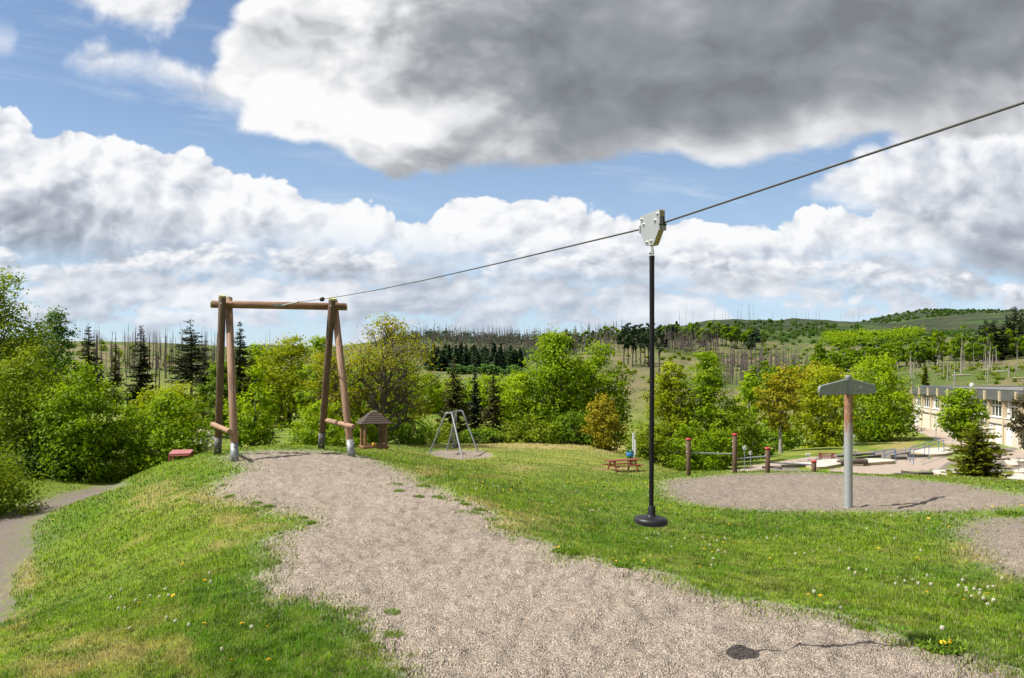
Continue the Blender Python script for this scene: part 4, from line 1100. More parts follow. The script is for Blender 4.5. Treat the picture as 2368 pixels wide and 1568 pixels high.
# bushes and small trees dotted over the far slopes
def far_scrub(name, label, spots, hue, hs, leaf):
    R = np.random.default_rng(len(spots)); Vs = []; tn = []
    for px, d in spots:
        x = (px - CX) / F * d; z = Hs(x, d); h = R.uniform(*hs); n = 46
        c = R.normal(size=(n, 3)) * np.array([.34, .34, .30]) * h + np.array([x, d, z + h * .45])
        c[:, 2] = np.maximum(c[:, 2], z)
        N = unit(R.normal(size=(n, 3)) + np.array([-.3, -.5, .8]))
        V, Q = leaf_quads(c, N, d * 2.3125 / F * leaf, R, .8); Vs.append(V)
        tn.append(np.repeat(np.clip((c[:, 2] - z) / h * .6 + R.random(n) * .4 - .1, 0, 1), 4))
    V = np.concatenate(Vs)
    o = np_mesh(name, V, np.arange(len(V)).reshape(-1, 4), FOL[hue], None, False, {'tint': ('FLOAT', np.concatenate(tn))})
    o['kind'] = 'stuff'; tag(o, label, 'scrub')
rr = random.Random(5); U = rr.uniform
far_scrub('hillside_scrub', 'dark green scrub scattered over the right-hand ridge', [(U(1700, 1990), U(520, 820)) for _ in range(240)] + [(U(1990, 2300), U(420, 620)) for _ in range(160)], 'dark', (1.5, 4.5), 1.5)
far_scrub('hillside_wood', 'bright green far-off wood below the dome-shaped hill', [(U(1905, 2130), U(480, 660)) for _ in range(330)], 'bright', (3, 6), 1.9)
far_scrub('clearing_scrub', 'low green bushes dotted over the clearings', [(U(1430, 1900), U(200, 520)) for _ in range(130)] + [(U(180, 620), U(140, 290)) for _ in range(110)] + [(U(2105, 2400), U(128, 200)) for _ in range(60)], 'olive', (.5, 1.7), 2.0)
far_scrub('hill_heath', 'patchy dark growth on the dome-shaped hill', [(U(1960, 2420), U(1500, 1990)) for _ in range(520)], 'dark', (1.5, 4), 1.2)
far_scrub('far_wood', 'dark far wood along the middle skyline', [(U(880, 1330), U(560, 780)) for _ in range(200)] + [(U(960, 1240), U(270, 420)) for _ in range(110)], 'fir', (3, 8), 1.8)
# fallen pale logs on the clearing above the building
FALLEN = mat("bleached_log", (.52, .47, .40), (.36, .31, .26), .85, 2)
for i, (px, py, L, an) in enumerate([(2180, 868, 3.2, .2), (2224, 870, 4.0, -.1), (2290, 858, 3.2, .05), (2312, 862, 3.6, -.3), (2345, 855, 3.0, .2), (2130, 868, 2.6, .6), (2262, 842, 4.6, .9), (2355, 878, 3, 0)]):
    p = ground(px, py, 120); dv = Vector((math.cos(an), math.sin(an) * .3, .02 + (.5 if i == 6 else 0))) * L / 2
    m = MB(); m.tube([p - dv + Vector((0, 0, .2)), p + Vector((0, 0, .26)), p + dv + Vector((0, 0, .22))], [.16, .14, .10], 7)
    tag(m.build('fallen_log', FALLEN, None, p), 'bleached fallen log on the clearing above the building', 'log', 'fallen logs on the clearing above the building')
# ------------------------------------------------------------------ materials of made things
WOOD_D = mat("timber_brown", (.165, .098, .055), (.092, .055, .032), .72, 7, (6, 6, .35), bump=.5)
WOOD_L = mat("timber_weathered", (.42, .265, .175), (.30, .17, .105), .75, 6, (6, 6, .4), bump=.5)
WOOD_B = mat("timber_beam", (.31, .165, .085), (.185, .095, .045), .72, 6, (6, 6, .5), bump=.5)
CAPM = mat("timber_end_cap", (.52, .48, .24), (.42, .40, .22), .5, 12)
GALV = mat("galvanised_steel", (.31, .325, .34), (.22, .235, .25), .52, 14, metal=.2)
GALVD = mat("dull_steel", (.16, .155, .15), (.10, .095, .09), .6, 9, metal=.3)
STEEL = mat("brushed_steel", (.44, .45, .465), (.40, .41, .425), .45, 5, (1, 1, 3), metal=.4)
BOLT = mat("bolt_steel", (.72, .70, .66), None, .3, metal=.8)
DARKM = mat("dark_iron", (.05, .048, .046), None, .5, metal=.5)
BRASS = mat("tarnished_edge", (.40, .33, .15), (.30, .25, .13), .5, 20, metal=.5)
RUBBER = mat("black_rubber", (.011, .0115, .014), (.017, .0175, .021), .45, 30, spec=.4)
HOSE = mat("black_rope_sleeve", (.005, .005, .006), (.008, .008, .010), .55, 40, bump=.2, spec=.25)
WIRE = mat("wire_rope", (.12, .115, .11), (.07, .068, .065), .55, 200, metal=.5)
REDP = mat("red_paint", (.36, .075, .055), (.28, .055, .040), .62, 9, (1, 1, 1), bump=.2)
REDW = mat("red_stained_timber", (.27, .062, .038), (.205, .045, .028), .7, 8, (1, 1, 1), bump=.3)
PINK = mat("faded_red_plastic", (.44, .15, .14), (.38, .12, .11), .5, 6)
CAPR = mat("red_plastic_cap", (.42, .035, .03), None, .4)
CREAM = mat("cream_render", (.64, .585, .48), (.58, .53, .43), .9, 1.2, bump=.15)
COLM = mat("ochre_column", (.56, .46, .30), (.50, .41, .27), .85, 2)
FASC = mat("grey_fascia", (.085, .092, .088), (.115, .122, .115), .6, .6, (1, 1, 4))
ROOFM = mat("roof_gravel", (.22, .215, .21), (.155, .15, .148), .9, .7, (1, 1, 1))
WHITE = mat("white_frame", (.80, .80, .79), (.74, .74, .73), .5, 3)
CONC = mat("pale_concrete", (.56, .52, .46), (.46, .42, .37), .85, .9, bump=.2)
CONCY = mat("ochre_edge", (.50, .40, .22), (.38, .30, .17), .9, 2)
KERB = mat("dark_timber_kerb", (.115, .10, .086), (.07, .062, .056), .85, 3, bump=.5)
LOGM = mat("grey_log", (.15, .12, .09), (.09, .07, .055), .9, 4, (1, 4, 4), bump=.6)
BLUER = mat("blue_rail_paint", (.10, .19, .36), (.13, .22, .38), .5, 6)
SHING = mat("brown_shingle", (.052, .034, .028), (.088, .060, .050), .85, 9, bump=.5)
GREENP = mat("green_plastic", (.045, .16, .04), (.035, .12, .03), .45, 4)
BAG = mat("blue_bin_bag", (.02, .19, .60), (.03, .24, .68), .3, 30, bump=.6)
PALEP = mat("pale_grey_paint", (.62, .63, .64), None, .5)
YELLP = mat("yellow_plastic", (.70, .42, .03), None, .5)
RUST = None
def rust_material():
    m = bpy.data.materials.new("rusty_galvanised"); m.use_nodes = True
    g = NG(m.node_tree); bs = g.n['Principled BSDF']
    co = g.node('ShaderNodeTexCoord').outputs['Object']
    z = g.xyz(co)[2]
    n = g.noise(g.vmul(co, (1, 1, .45)), 5.0, 6, .65); n2 = g.noise(co, 22.0, 5, .7)
    f = g.sstep(1.55, 1.95, g.add(z, g.mul(g.sub(n, .5), 1.3)))
    rust = g.mix(g.sstep(.35, .65, n2), (.20, .080, .042), (.34, .18, .11))
    rust = g.mix(g.sstep(.55, .75, n), rust, (.50, .36, .25))
    steel = g.mix(n2, (.30, .315, .33), (.46, .48, .49))
    g.put(bs.inputs['Base Color'], g.mix(f, steel, rust))
    g.put(bs.inputs['Roughness'], g.mad(f, .3, .52)); g.put(bs.inputs['Metallic'], g.mad(f, -.35, .4))
    return m
RUST = rust_material()
def glass_mat(name, tint=(.9, .95, .95), rough=.02):
    m = bpy.data.materials.new(name); m.use_nodes = True
    b = m.node_tree.nodes['Principled BSDF']
    b.inputs['Base Color'].default_value = (*tint, 1); b.inputs['Transmission Weight'].default_value = 1.0
    b.inputs['Roughness'].default_value = rough; b.inputs['IOR'].default_value = 1.38
    return m
GLOBE = glass_mat("clear_globe", (.96, .97, .97), .05)
PANE = mat("window_glass", (.025, .035, .032), (.06, .075, .07), .06, .25, spec=.8)

# ------------------------------------------------------------------ the timber end frame of the zip line
fr = thing('timber_gantry', 'tall brown timber A-frame with crossbeam that ends the zip line on the gravel ridge', 'zip line frame', PT(650, 1050, 19.4))
bl, br = PT(488, 703, 19.4), PT(803, 710, 20.15)
bz = (bl.z + br.z) / 2; bl.z = br.z = bz
axis = (br - bl).normalized(); perp = Vector((-axis.y, axis.x, 0))   # perp points away from the camera
if perp.y < 0: perp = -perp
beam = log_obj('beam', bl, br, .094, WOOD_B, fr, 22)
e1 = MB(); e1.tube([bl - axis * .004, bl + axis * .02], .0955, 22); e1.build('end_cap', CAPM, fr)
e2 = MB(); e2.tube([br - axis * .02, br + axis * .004], .0955, 22); e2.build('end_cap', CAPM, fr)
def on_beam(px):
    # the point of the beam axis seen in that column
    best = min((abs(CX + (bl + (br - bl) * t).x / (bl + (br - bl) * t).y * F - px), t) for t in np.linspace(0, 1, 800))
    return bl + (br - bl) * best[1]
for ftx, fty, fd, bkx, bky, bd, tpx, tqx in ((543, 1067, 18.35, 504, 1047, 20.1, 527, 516), (813, 1057, 19.34, 743, 1033, 21.2, 774, 767)):
    foot_f = PT(ftx, fty, fd); foot_b = PT(bkx, bky, bd)
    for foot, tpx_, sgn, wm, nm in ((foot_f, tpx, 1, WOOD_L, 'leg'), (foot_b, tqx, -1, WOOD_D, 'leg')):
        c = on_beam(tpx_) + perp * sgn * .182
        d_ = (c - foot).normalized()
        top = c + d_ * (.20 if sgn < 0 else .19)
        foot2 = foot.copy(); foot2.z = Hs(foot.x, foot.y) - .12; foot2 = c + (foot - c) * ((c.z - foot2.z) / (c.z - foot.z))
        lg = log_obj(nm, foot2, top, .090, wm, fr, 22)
        cp_ = MB(); cp_.tube([top - d_ * .03, top + d_ * .008], .0935, 22); cp_.build('end_cap', CAPM, lg, fr.location)
        # undo the leg's own rotation for the cap
        cap = lg.children[0]
        cap.matrix_parent_inverse = lg.matrix_basis.inverted()
        # steel shoe: a half sleeve with a bolt
        a0 = foot + d_ * -.05; a1 = foot + d_ * .43
        vs = []; n = 14; e_x = d_.cross(Vector((0, 0, 1))).normalized(); e_y = d_.cross(e_x)
        mid_ang = math.atan2((Vector((.35, -1, 0)) if sgn > 0 else Vector((.2, -1, 0))).dot(e_y), (Vector((.35, -1, 0)) if sgn > 0 else Vector((.2, -1, 0))).dot(e_x))
        m = MB(); ring = []
        for rr_, zz in ((.0915, a0), (.0985, a0), (.0985, a1), (.0915, a1)):
            ring.append([zz + (e_x * math.cos(mid_ang + t) + e_y * math.sin(mid_ang + t)) * rr_ for t in np.linspace(-1.2, 1.2, n)])
        vv = [p for r_ in ring for p in r_]; ff = []
        for k in range(3):
            for i in range(n - 1): ff.append((k * n + i, k * n + i + 1, (k + 1) * n + i + 1, (k + 1) * n + i))
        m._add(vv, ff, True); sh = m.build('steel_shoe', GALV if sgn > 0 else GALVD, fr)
        nd = (e_x * math.cos(mid_ang) + e_y * math.sin(mid_ang))
        for zz in (.10, .34):
            m = MB(); p = foot + d_ * zz + nd * .098; m.tube([p, p + nd * .012], .016, 8); b = m.build('bolt', BOLT, fr)
        m = MB(); p = c + Vector((0, -1, 0)) * (.093 if sgn < 0 else -.0) + (Vector((0, 0, 0))); 
        if sgn < 0: m.tube([p, p + Vector((0, -.014, 0))], .018, 8); m.build('bolt', BOLT, fr)
for px, py in ((530, 698), (778, 703)):
    p = on_beam(px) + Vector((0, -.094, .02)); m = MB(); m.tube([p, p + Vector((0, -.012, 0))], .014, 8); m.build('bolt', BOLT, fr)
# low tie bars between the legs
log_obj('tie_bar', PT(492, 981, 20.05), PT(531, 998, 18.15), .062, WOOD_L, fr, 16)
log_obj('tie_bar', PT(752, 971, 21.0), PT(818, 987, 19.05), .062, WOOD_L, fr, 16)
# cable plate, turnbuckle
cb_ = on_beam(652) + Vector((0, -.096, 0))
m = MB(); m.box(on_beam(645) + perp * -.097, (.26, .012, .07), Matrix.Rotation(math.atan2(axis.y, axis.x), 3, 'Z'), .003); m.build('cable_plate', GALV, fr)
m = MB()
for px in (641, 652, 655, 658): p = on_beam(px) + perp * -.10; m.tube([p, p - perp * .03], .013, 7)
m.build('clamp', BOLT, fr)

# ------------------------------------------------------------------ cable, trolley, seat
SD = 5.5
c0 = on_beam(655) - perp * .12
c_turn = PT(690, 698.5, 19.0)
cT = PT(1508, 524, SD)
cE = PT(2368, 237, SD * .62); ext = cE + (cE - PT(2000, 360, SD * .775)) * 6
m = MB(); m.tube([c0, c_turn], [.016, .020], 8); turn = m.build('turnbuckle', STEEL, fr)
tb = (PT(745, 692, 18.2))
pts = [c_turn, tb]
for t in (.2, .4, .6, .8): pts.append(tb.lerp(cT, t) + Vector((0, 0, -.05 * math.sin(math.pi * t))))
pts += [cT, cE, ext]
m = MB(); m.tube(pts, .0068, 8)
tag(m.build('zip_line_cable', WIRE, None, cT), 'long steel cable running from the timber frame to the upper right corner', 'cable')
cd = (cT - tb).normalized()
m = MB(); m.tube([tb - cd * .085, tb - cd * .07, tb + cd * .06, tb + cd * .075], [.035, .052, .052, .03], 14)
tag(m.build('cable_stopper', RUBBER, None, tb), 'black rubber stopper on the cable beside the timber frame', 'stopper')
# trolley: local s along the cable (towards the camera), n across, z up
hd = Vector((cd.x, cd.y, 0)).normalized(); nn_ = Vector((hd.y, -hd.x, 0))
if nn_.x < 0: nn_ = -nn_
tro = thing('zip_line_trolley', 'grey steel five-sided trolley hanging on the cable above the black rope', 'trolley', cT)
k_ = SD / 6.3
def tp(s, z, n): return cT + hd * (s * k_) + nn_ * (n * k_) + Vector((0, 0, z * k_))
outl = [(-.138, .105), (.132, .115), (.140, .105), (.142, -.030), (.055, -.150), (.045, -.158), (-.052, -.152), (-.060, -.145), (-.138, -.035)]
m = MB(); m.prism([tp(s, z, -.024) for s, z in outl], [tp(s, z, -.016) for s, z in outl]); m.build('side_plate', STEEL, tro)
m = MB(); m.prism([tp(s, z, .020) for s, z in outl], [tp(s, z, .028) for s, z in outl]); m.build('side_plate', STEEL, tro)
inl = [(s * .985, z * .985) for s, z in outl]
m = MB()
for a, b in zip(inl, inl[1:] + inl[:1]):
    m.prism([tp(a[0], a[1], -.0158), tp(b[0], b[1], -.0158), tp(b[0] * .93, b[1] * .93, -.0158), tp(a[0] * .93, a[1] * .93, -.0158)],
            [tp(a[0], a[1], .0198), tp(b[0], b[1], .0198), tp(b[0] * .93, b[1] * .93, .0198), tp(a[0] * .93, a[1] * .93, .0198)])
m.build('edge_strip', BRASS, tro)
m = MB(); m.prism([tp(.134, .005, -.03), tp(.150, .005, -.03), tp(.150, -.055, -.03), tp(.134, -.055, -.03)], [tp(.134, .005, .034), tp(.150, .005, .034), tp(.150, -.055, .034), tp(.134, -.055, .034)])
m.build('cable_guide', GALV, tro)
m = MB(); m.prism([tp(-.150, .03, -.030), tp(-.134, .03, -.030), tp(-.134, -.03, -.030), tp(-.150, -.03, -.030)], [tp(-.150, .03, .034), tp(-.134, .03, .034), tp(-.134, -.03, .034), tp(-.150, -.03, .034)])
m.build('cable_guide', GALV, tro)
m = MB(); m.tube([tp(.143, .055, .005), tp(.143, -.015, .005)], .012, 8); m.tube([tp(.150, -.010, -.034), tp(.150, -.010, .034)], .006, 6); m.build('guide_pin', DARKM, tro)
for s, z in ((-.115, .078), (-.085, .030), (.112, .082), (.078, .035), (-.040, -.122), (.022, -.122)):
    m = MB(); m.tube([tp(s, z, -.024), tp(s, z, -.034)], .0115 * k_, 6); m.tube([tp(s, z, -.034), tp(s, z, -.042)], .007 * k_, 8); m.build('bolt', BOLT, tro)
# shackle and black rope with round seat: one hanging piece of its own
rt = PT(1507.5, 592, SD); rb = PT(1506, 1172, SD)
seat = thing('disc_swing', 'black round rubber seat hanging from the trolley on a long black rope', 'seat', PT(1505.5, 1204, SD))
m = MB(); m.tube([PT(1508, 569, SD), PT(1508, 577, SD)], .009, 8); m.box(PT(1508, 581.5, SD), (.026, .022, .038), None, .004); m.tube([PT(1508, 587, SD), PT(1508, 594, SD)], .011, 8); m.build('shackle', BOLT, seat)
m = MB(); p = PT(1505, 586.5, SD); m.tube([p + Vector((-.012, -.004, 0)), p + Vector((.022, .0, 0))], .006, 6); m.build('shackle_pin', DARKM, seat)
m = MB(); m.tube([rt, rt.lerp(rb, .03), rt.lerp(rb, .5) + Vector((.003, 0, 0)), rb], [.0195, .0175, .0170, .0170], 14); m.build('rope', HOSE, seat)
tiltm = Matrix.Rotation(.055, 3, 'Y') @ Matrix.Rotation(.02, 3, 'X')
cs = PT(1505.5, 1204, SD); q = SD / 6.3
prof = [(0.002, -.034), (.075, -.034), (.112, -.032), (.131, -.024), (.140, -.010), (.1405, .004), (.136, .017), (.124, .026), (.104, .031), (.098, .0325), (.094, .032), (.060, .035), (.046, .037), (.040, .040), (.036, .048), (.0325, .07), (.0290, .118), (.0275, .121), (.024, .122), (.019, .1215)]
m = MB(); m.lathe([(r * q * .985, z * q) for r, z in prof], cs, 40, True, tiltm); m.build('seat_disc', RUBBER, seat)

# ------------------------------------------------------------------ T-shaped pole in the gravel pit
tb0 = PT(1962, 1172, 17); tb0.z = Hs(tb0.x, 17) - .04
tw = thing('turning_pole', 'rusty galvanised pole with a grey T-shaped winged head standing in the gravel pit', 'play pole', tb0)
ztop = z_at(868, 17) - tb0.z; zw = z_at(912, 17) - tb0.z
m = MB(); m.tube([tb0, tb0 + Vector((0, 0, zw))], .0905, 24); m.build('pole', RUST, tw)
m = MB(); m.tube([tb0 + Vector((0, 0, zw - .01)), tb0 + Vector((0, 0, ztop - .07))], .062, 20); m.build('hub', GALV, tw)
m = MB(); m.tube([tb0 + Vector((0, 0, ztop - .075)), tb0 + Vector((0, 0, ztop))], .068, 20, True, .01); m.build('hub_cap', GALV, tw)
wd = Vector((.725, .69, 0)).normalized(); wn_ = Vector((wd.y, -wd.x, 0))
# wings: seen foreshortened, right one a little shorter in the picture
def wing(sg, L):
    o = tb0; z0 = zw + .03; z1 = ztop - .10
    def w_(s, z, n): return o + wd * (sg * s) + wn_ * n + Vector((0, 0, z))
    pts = [(.055, z0), (L - .03, z0), (L, z0 + .03), (L, z0 + .105), (L - .03, z0 + .135), (.055, z1)]
    m = MB(); m.prism([w_(s, z, -.018) for s, z in pts], [w_(s, z, .018) for s, z in pts]); m.build('wing_plate', GALV, tw)
    rim = MB()
    rp = [(.055, z0), (L, z0), (L, z0 + .135), (.055, z1)]
    rim.tube([w_(*rp[0], 0), w_(L - .04, z0, 0), w_(L - .01, z0 + .01, 0), w_(L, z0 + .04, 0), w_(L, z0 + .10, 0), w_(L - .012, z0 + .128, 0), w_(L - .05, z0 + .145, 0), w_(*rp[3], 0)], .032, 10)
    rim.build('wing_rim', GALV, tw)
    h = MB(); p = w_(L - .07, z0 - .03, 0); h.tube([p, p + Vector((0, 0, -.05))], .02, 8); h.build('hook', DARKM, tw)
wing(-1, 1.42); wing(1, 1.44)
m = MB(); m.box(tb0 + wd * .60 - wn_ * -.0 + Vector((0, 0, zw + .16)) + (wn_ if wn_.y < 0 else -wn_) * .021, (.05, .004, .05), Matrix.Rotation(math.atan2(wd.y, wd.x), 3, 'Z')); m.build('sticker', WHITE, tw)

# ------------------------------------------------------------------ balance bars at the far edge of the pit
bb = thing('pull_up_bars', 'row of four stepped brown posts with red caps joined by steel bars', 'pull-up bars', PT(1700, 1097, 25.2))
posts = [(1592, 1016, 1100), (1699, 1005, 1096), (1775, 1037, 1093), (1882, 1067, 1092)]
pb = []
for px, yt, yb in posts:
    b = PT(px, yb, 25.2); t = PT(px, yt, 25.2)
    lg = log_obj('post', b - Vector((0, 0, .15)), t, .078, WOOD_D, bb, 18)
    m = MB(); m.lathe([(.078, -.045), (.092, -.045), (.095, -.02), (.092, .0), (.05, .018), (.002, .024)], t + Vector((0, 0, .02)), 18); m.build('post_cap', CAPR, bb)
    for zz in (.12, .30):
        m = MB(); m.sphere(t + Vector((-.078, -.02, -zz - .1)), .016, 8, 5); m.build('bolt', WHITE, bb)
    pb.append((b, t))
for i, (y0, y1) in enumerate([(1047, 1050), (1061, 1055), (1069, 1075)]):
    a = PT(posts[i][0], y0, 25.2); c = PT(posts[i + 1][0], y1, 25.2)
    dv = (c - a).normalized()
    m = MB(); m.tube([a + dv * .079, c - dv * .079], .024, 12); m.build('bar', GALV, bb)

# ------------------------------------------------------------------ metal swing
sg = thing('metal_swing', 'galvanised swing frame with splayed legs on a sandy patch of the lawn', 'swing', PT(1060, 1050, 38))
apn = PT(1038, 956, 38.0); apf = PT(1063, 949, 40.5); apf.z = apn.z = (apn.z + apf.z) / 2 + .0
ft = [PT(993, 1047, 39), PT(1070, 1061, 36.6), PT(1033, 1042, 41.3), PT(1106, 1042, 40)]
for p in ft: p.z = min(p.z, Hs(p.x, p.y) + .0) - .03
bd_ = (apf - apn).normalized(); sdv = Vector((bd_.y, -bd_.x, 0))
m = MB(); m.tube([apn - bd_ * .12, apf + bd_ * .12], .048, 14, True, .01); m.build('top_bar', GALV, sg)
for p, ap in ((ft[0], apn), (ft[1], apn), (ft[2], apf), (ft[3], apf)):
    s_ = -1 if (p - ap).dot(sdv) < 0 else 1
    e_ = ap + sdv * s_ * .15 + Vector((0, 0, -.02))
    m = MB(); m.tube([ap + sdv * s_ * .03, e_, e_.lerp(p, .04), p], [.046, .046, .045, .043], 12); m.build('leg', GALV, sg)
for t, sy, kind in ((.38, 1036, 'flat'), (.62, 1030, 'tub')):
    c = apn.lerp(apf, t); zs = z_at(sy, c.y)
    st = thing('swing_seat', 'flat black swing seat hanging on chains nearest in the metal swing' if kind == 'flat' else 'dark toddler tub seat hanging on chains further back in the metal swing', 'swing seat', Vector((c.x, c.y, zs)))
    for o_ in (-.19, .19):
        m = MB(); m.tube([c + bd_ * o_ + Vector((0, 0, -.048)), Vector((c.x, c.y, zs + .02)) + bd_ * o_], .010, 6); m.build('chain', GALV, st)
    m = MB()
    R3 = Matrix.Rotation(math.atan2(bd_.y, bd_.x), 3, 'Z')
    if kind == 'flat': m.box((c.x, c.y, zs), (.46, .19, .035), R3, .01); m.build('seat', RUBBER, st)
    else:
        m.box((c.x, c.y, zs - .10), (.40, .30, .04), R3, .01)
        for a_ in range(10):
            an = a_ / 10 * 6.283; q_ = R3 @ Vector((.19 * math.cos(an), .14 * math.sin(an), 0)); m.box((c.x + q_.x, c.y + q_.y, zs), (.05, .05, .2))
        m.box((c.x, c.y, zs + .12), (.44, .33, .04), R3, .01); m.build('seat', DARKM, st)

# ------------------------------------------------------------------ small play hut
D_H = 33.0
fc = PT(838, 1038, D_H); gz = Hs(fc.x + .3, D_H + .5)
ht = thing('play_hut', 'small open brown play hut with stepped shingle roof right of the timber frame', 'play hut', Vector((fc.x + .35, D_H + .6, gz)))
th_ = math.radians(21); ux = Vector((math.cos(th_), math.sin(th_), 0)); uy = Vector((-math.sin(th_), math.cos(th_), 0))
s_ = 1.02; zf = z_at(1035.5, D_H); ze = z_at(981, D_H); za = z_at(953, D_H)
fc0 = PT(842, 1038, D_H); fc0.z = 0
cen = fc0 + ux * s_ / 2 + uy * s_ / 2
def hp(a, b, z): return Vector((cen.x, cen.y, 0)) + ux * a + uy * b + Vector((0, 0, z))
R3 = Matrix.Rotation(th_, 3, 'Z')
hs = s_ / 2
for a in (-1, 1):
    for b in (-1, 1):
        m = MB(); p0 = hp(a * (hs - .06), b * (hs - .06), gz - .1); p1 = hp(a * (hs - .06), b * (hs - .06), ze + .03); m.tube([p0, p1], .062, 12); m.build('post', WOOD_B, ht)
for a, b, sx, sy_ in ((0, -hs, s_ + .1, .07), (0, hs, s_ + .1, .07), (-hs, 0, .07, s_ - .06), (hs, 0, .07, s_ - .06)):
    m = MB(); m.box(hp(a, b, zf), (sx, sy_, .11), R3, .01); m.build('floor_beam', WOOD_B, ht)
m = MB(); m.box(hp(0, 0, zf - .02), (s_ - .08, s_ - .08, .04), R3); m.build('floor', WOOD_B, ht)
ov = s_ * .5 + .17; nst = 6
for k in range(nst):
    f0 = 1 - k / nst * .86; f1 = 1 - (k + 1) / nst * .86 + .05
    z0 = ze + (za - ze) * k / nst; z1 = ze + (za - ze) * (k + 1) / nst
    q0 = [hp(a * ov * f0, b * ov * f0, z0) for a, b in ((-1, -1), (1, -1), (1, 1), (-1, 1))]
    q1 = [hp(a * ov * f1, b * ov * f1, z1 + .0) for a, b in ((-1, -1), (1, -1), (1, 1), (-1, 1))]
    q00 = [p + Vector((0, 0, .022)) for p in q0]
    m = MB(); m.prism(q0, q00); m.prism(q00, q1); m.build('roof_course', SHING, ht)
m = MB(); m.box(hp(0, 0, za + .01), (.22, .22, .03), R3); m.build('roof_cap', CAPM, ht)
by = thing('toy_bowl', 'small yellow toy bowl on the floor of the play hut', 'toy', hp(-.05, -.3, zf))
m = MB(); m.lathe([(.06, .0), (.09, .03), (.10, .10), (.085, .13), (.03, .15)], hp(-.05, -.34, zf + .055), 14); m.build('bowl', YELLP, by)

# ------------------------------------------------------------------ picnic tables
def picnic(label, px, py, d, L, rz, group=None, matl=REDW, k=1.0):
    p = PT(px, py, d); p.z = Hs(p.x, p.y)
    t = thing('picnic_table', label, 'picnic table', p, group)
    R3 = Matrix.Rotation(rz, 3, 'Z')
    def b(name, c, s, rx=None, mt=matl):
        m = MB(); rot = R3 @ rx if rx is not None else R3
        m.box(p + R3 @ Vector(c) * k, tuple(q_ * k for q_ in s), rot, .008 * k); return m.build(name, mt, t)
    for i in range(5): b('top_board', (0, (i - 2) * .145, .74), (L, .13, .055))
    for sd in (-1, 1):
        for i in range(3): b('bench_board', (0, sd * (.62 + (i - 1) * .098), .44), (L, .09, .05))
    for e_ in (-1, 1):
        x = e_ * L * .33
        for sd in (-1, 1):
            b('leg', (x, sd * .40, .355), (.06, .11, .80), Matrix.Rotation(sd * .50, 3, 'X'))
        b('bench_rail', (x + .061, 0, .385), (.055, 1.46, .10)); b('top_rail', (x + .061, 0, .68), (.055, .66, .09))
    return t
picnic('red timber picnic table on the mown lawn in front of the litter bin', 1440, 1084, 34, 2.45, math.radians(26), k=.67)
picnic('red timber picnic table beside the minigolf lanes', 1911, 1063, 65, 1.7, math.radians(-14), k=.84)
picnic('red timber picnic table cut off by the right edge near the building', 2362, 1030, 80, 1.8, math.radians(8))
# litter bin and grey box behind the table
pbn = PT(1457, 1059, 38); pbn.z = Hs(pbn.x, 38); BK = .70
lb = thing('litter_bin', 'green litter bin with a blue bag around its rim behind the picnic table', 'litter bin', pbn)
m = MB(); m.lathe([(.19 * BK, 0), (.20 * BK, .02), (.235 * BK, .74 * BK)], pbn + Vector((0, 0, .0)), 20); m.build('bin_body', GREENP, lb)
m = MB(); m.lathe([(r_ * BK, z_ * BK) for r_, z_ in [(.236, .50), (.258, .53), (.268, .60), (.272, .68), (.262, .745), (.238, .75)]], pbn, 20); m.build('bin_bag', BAG, lb)
m = MB(); m.lathe([(r_ * BK, z_ * BK) for r_, z_ in [(.262, .76), (.265, .79), (.24, .81), (.20, .90), (.10, .95), (.01, .96)]], pbn, 20); m.build('lid', GREENP, lb)
m = MB(); m.box(pbn + Vector((-.16, -.17, .87)) * .70, (.11, .07, .06), Matrix.Rotation(.7, 3, 'Z')); m.build('lid_opening', DARKM, lb)
pg = PT(1465, 1052, 41); pg.z = Hs(pg.x, 41)
gb = thing('meter_post', 'narrow pale grey post with a small box behind the litter bin', 'post', pg)
m = MB(); m.box(pg + Vector((0, 0, .65)), (.13, .10, 1.3), None, .01); m.build('post', PALEP, gb)
m = MB(); m.box(pg + Vector((.09, -.02, .55)), (.07, .12, .8), None, .01); m.build('box', PALEP, gb)

# ------------------------------------------------------------------ red bench platform left of the frame
pr_ = PT(415, 1052, 21.3); pr_.z = Hs(pr_.x, pr_.y)
rbn = thing('red_bench', 'small faded red bench standing on the left shoulder of the ridge', 'bench', pr_)
tl = [PT(390, 1051.5, 20.9), PT(441, 1049, 20.9), PT(447, 1040.5, 21.7), PT(399.5, 1041.5, 21.7)]
zt = sum(p.z for p in tl) / 4
a, b, c_, d_ = tl
zz = [z_at(1051, 20.9), z_at(1048.5, 20.9), z_at(1041, 21.9), z_at(1041.5, 21.9)]
tl = [PT(389.5, 1050, 20.6), PT(440, 1048, 20.7), PT(447, 1039, 21.9), PT(399, 1040, 21.8)]
m = MB(); m.prism([p + Vector((0, 0, -.035)) for p in tl], tl); top_ = m.build('seat', PINK, rbn)
m = MB()
for u_, v_ in ((.42, .3), (.58, .3), (.45, .75), (.62, .75)):
    q = tl[0].lerp(tl[1], u_).lerp(tl[3].lerp(tl[2], u_), v_); m.tube([q + Vector((0, 0, -.002)), q + Vector((0, 0, .006))], .016, 8)
m.build('screw', DARKM, top_, rbn.location)
for q in tl:
    cc = sum(tl, Vector()) / 4; q2 = q.lerp(cc, .08)
    m = MB(); g_ = Hs(q2.x, q2.y) - .08; m.box((q2.x, q2.y, (g_ + q2.z - .037) / 2), (.05, .05, max(q2.z - .037 - g_, .1))); m.build('leg', REDP, rbn)
for i in (0, 2):
    q0 = tl[i].lerp(tl[(i + 1) % 4], .06); q1 = tl[i].lerp(tl[(i + 1) % 4], .94)
    m = MB(); m.tube([q0 + Vector((0, 0, -.055)), q1 + Vector((0, 0, -.055))], .019, 6); m.build('rail', REDP, rbn)

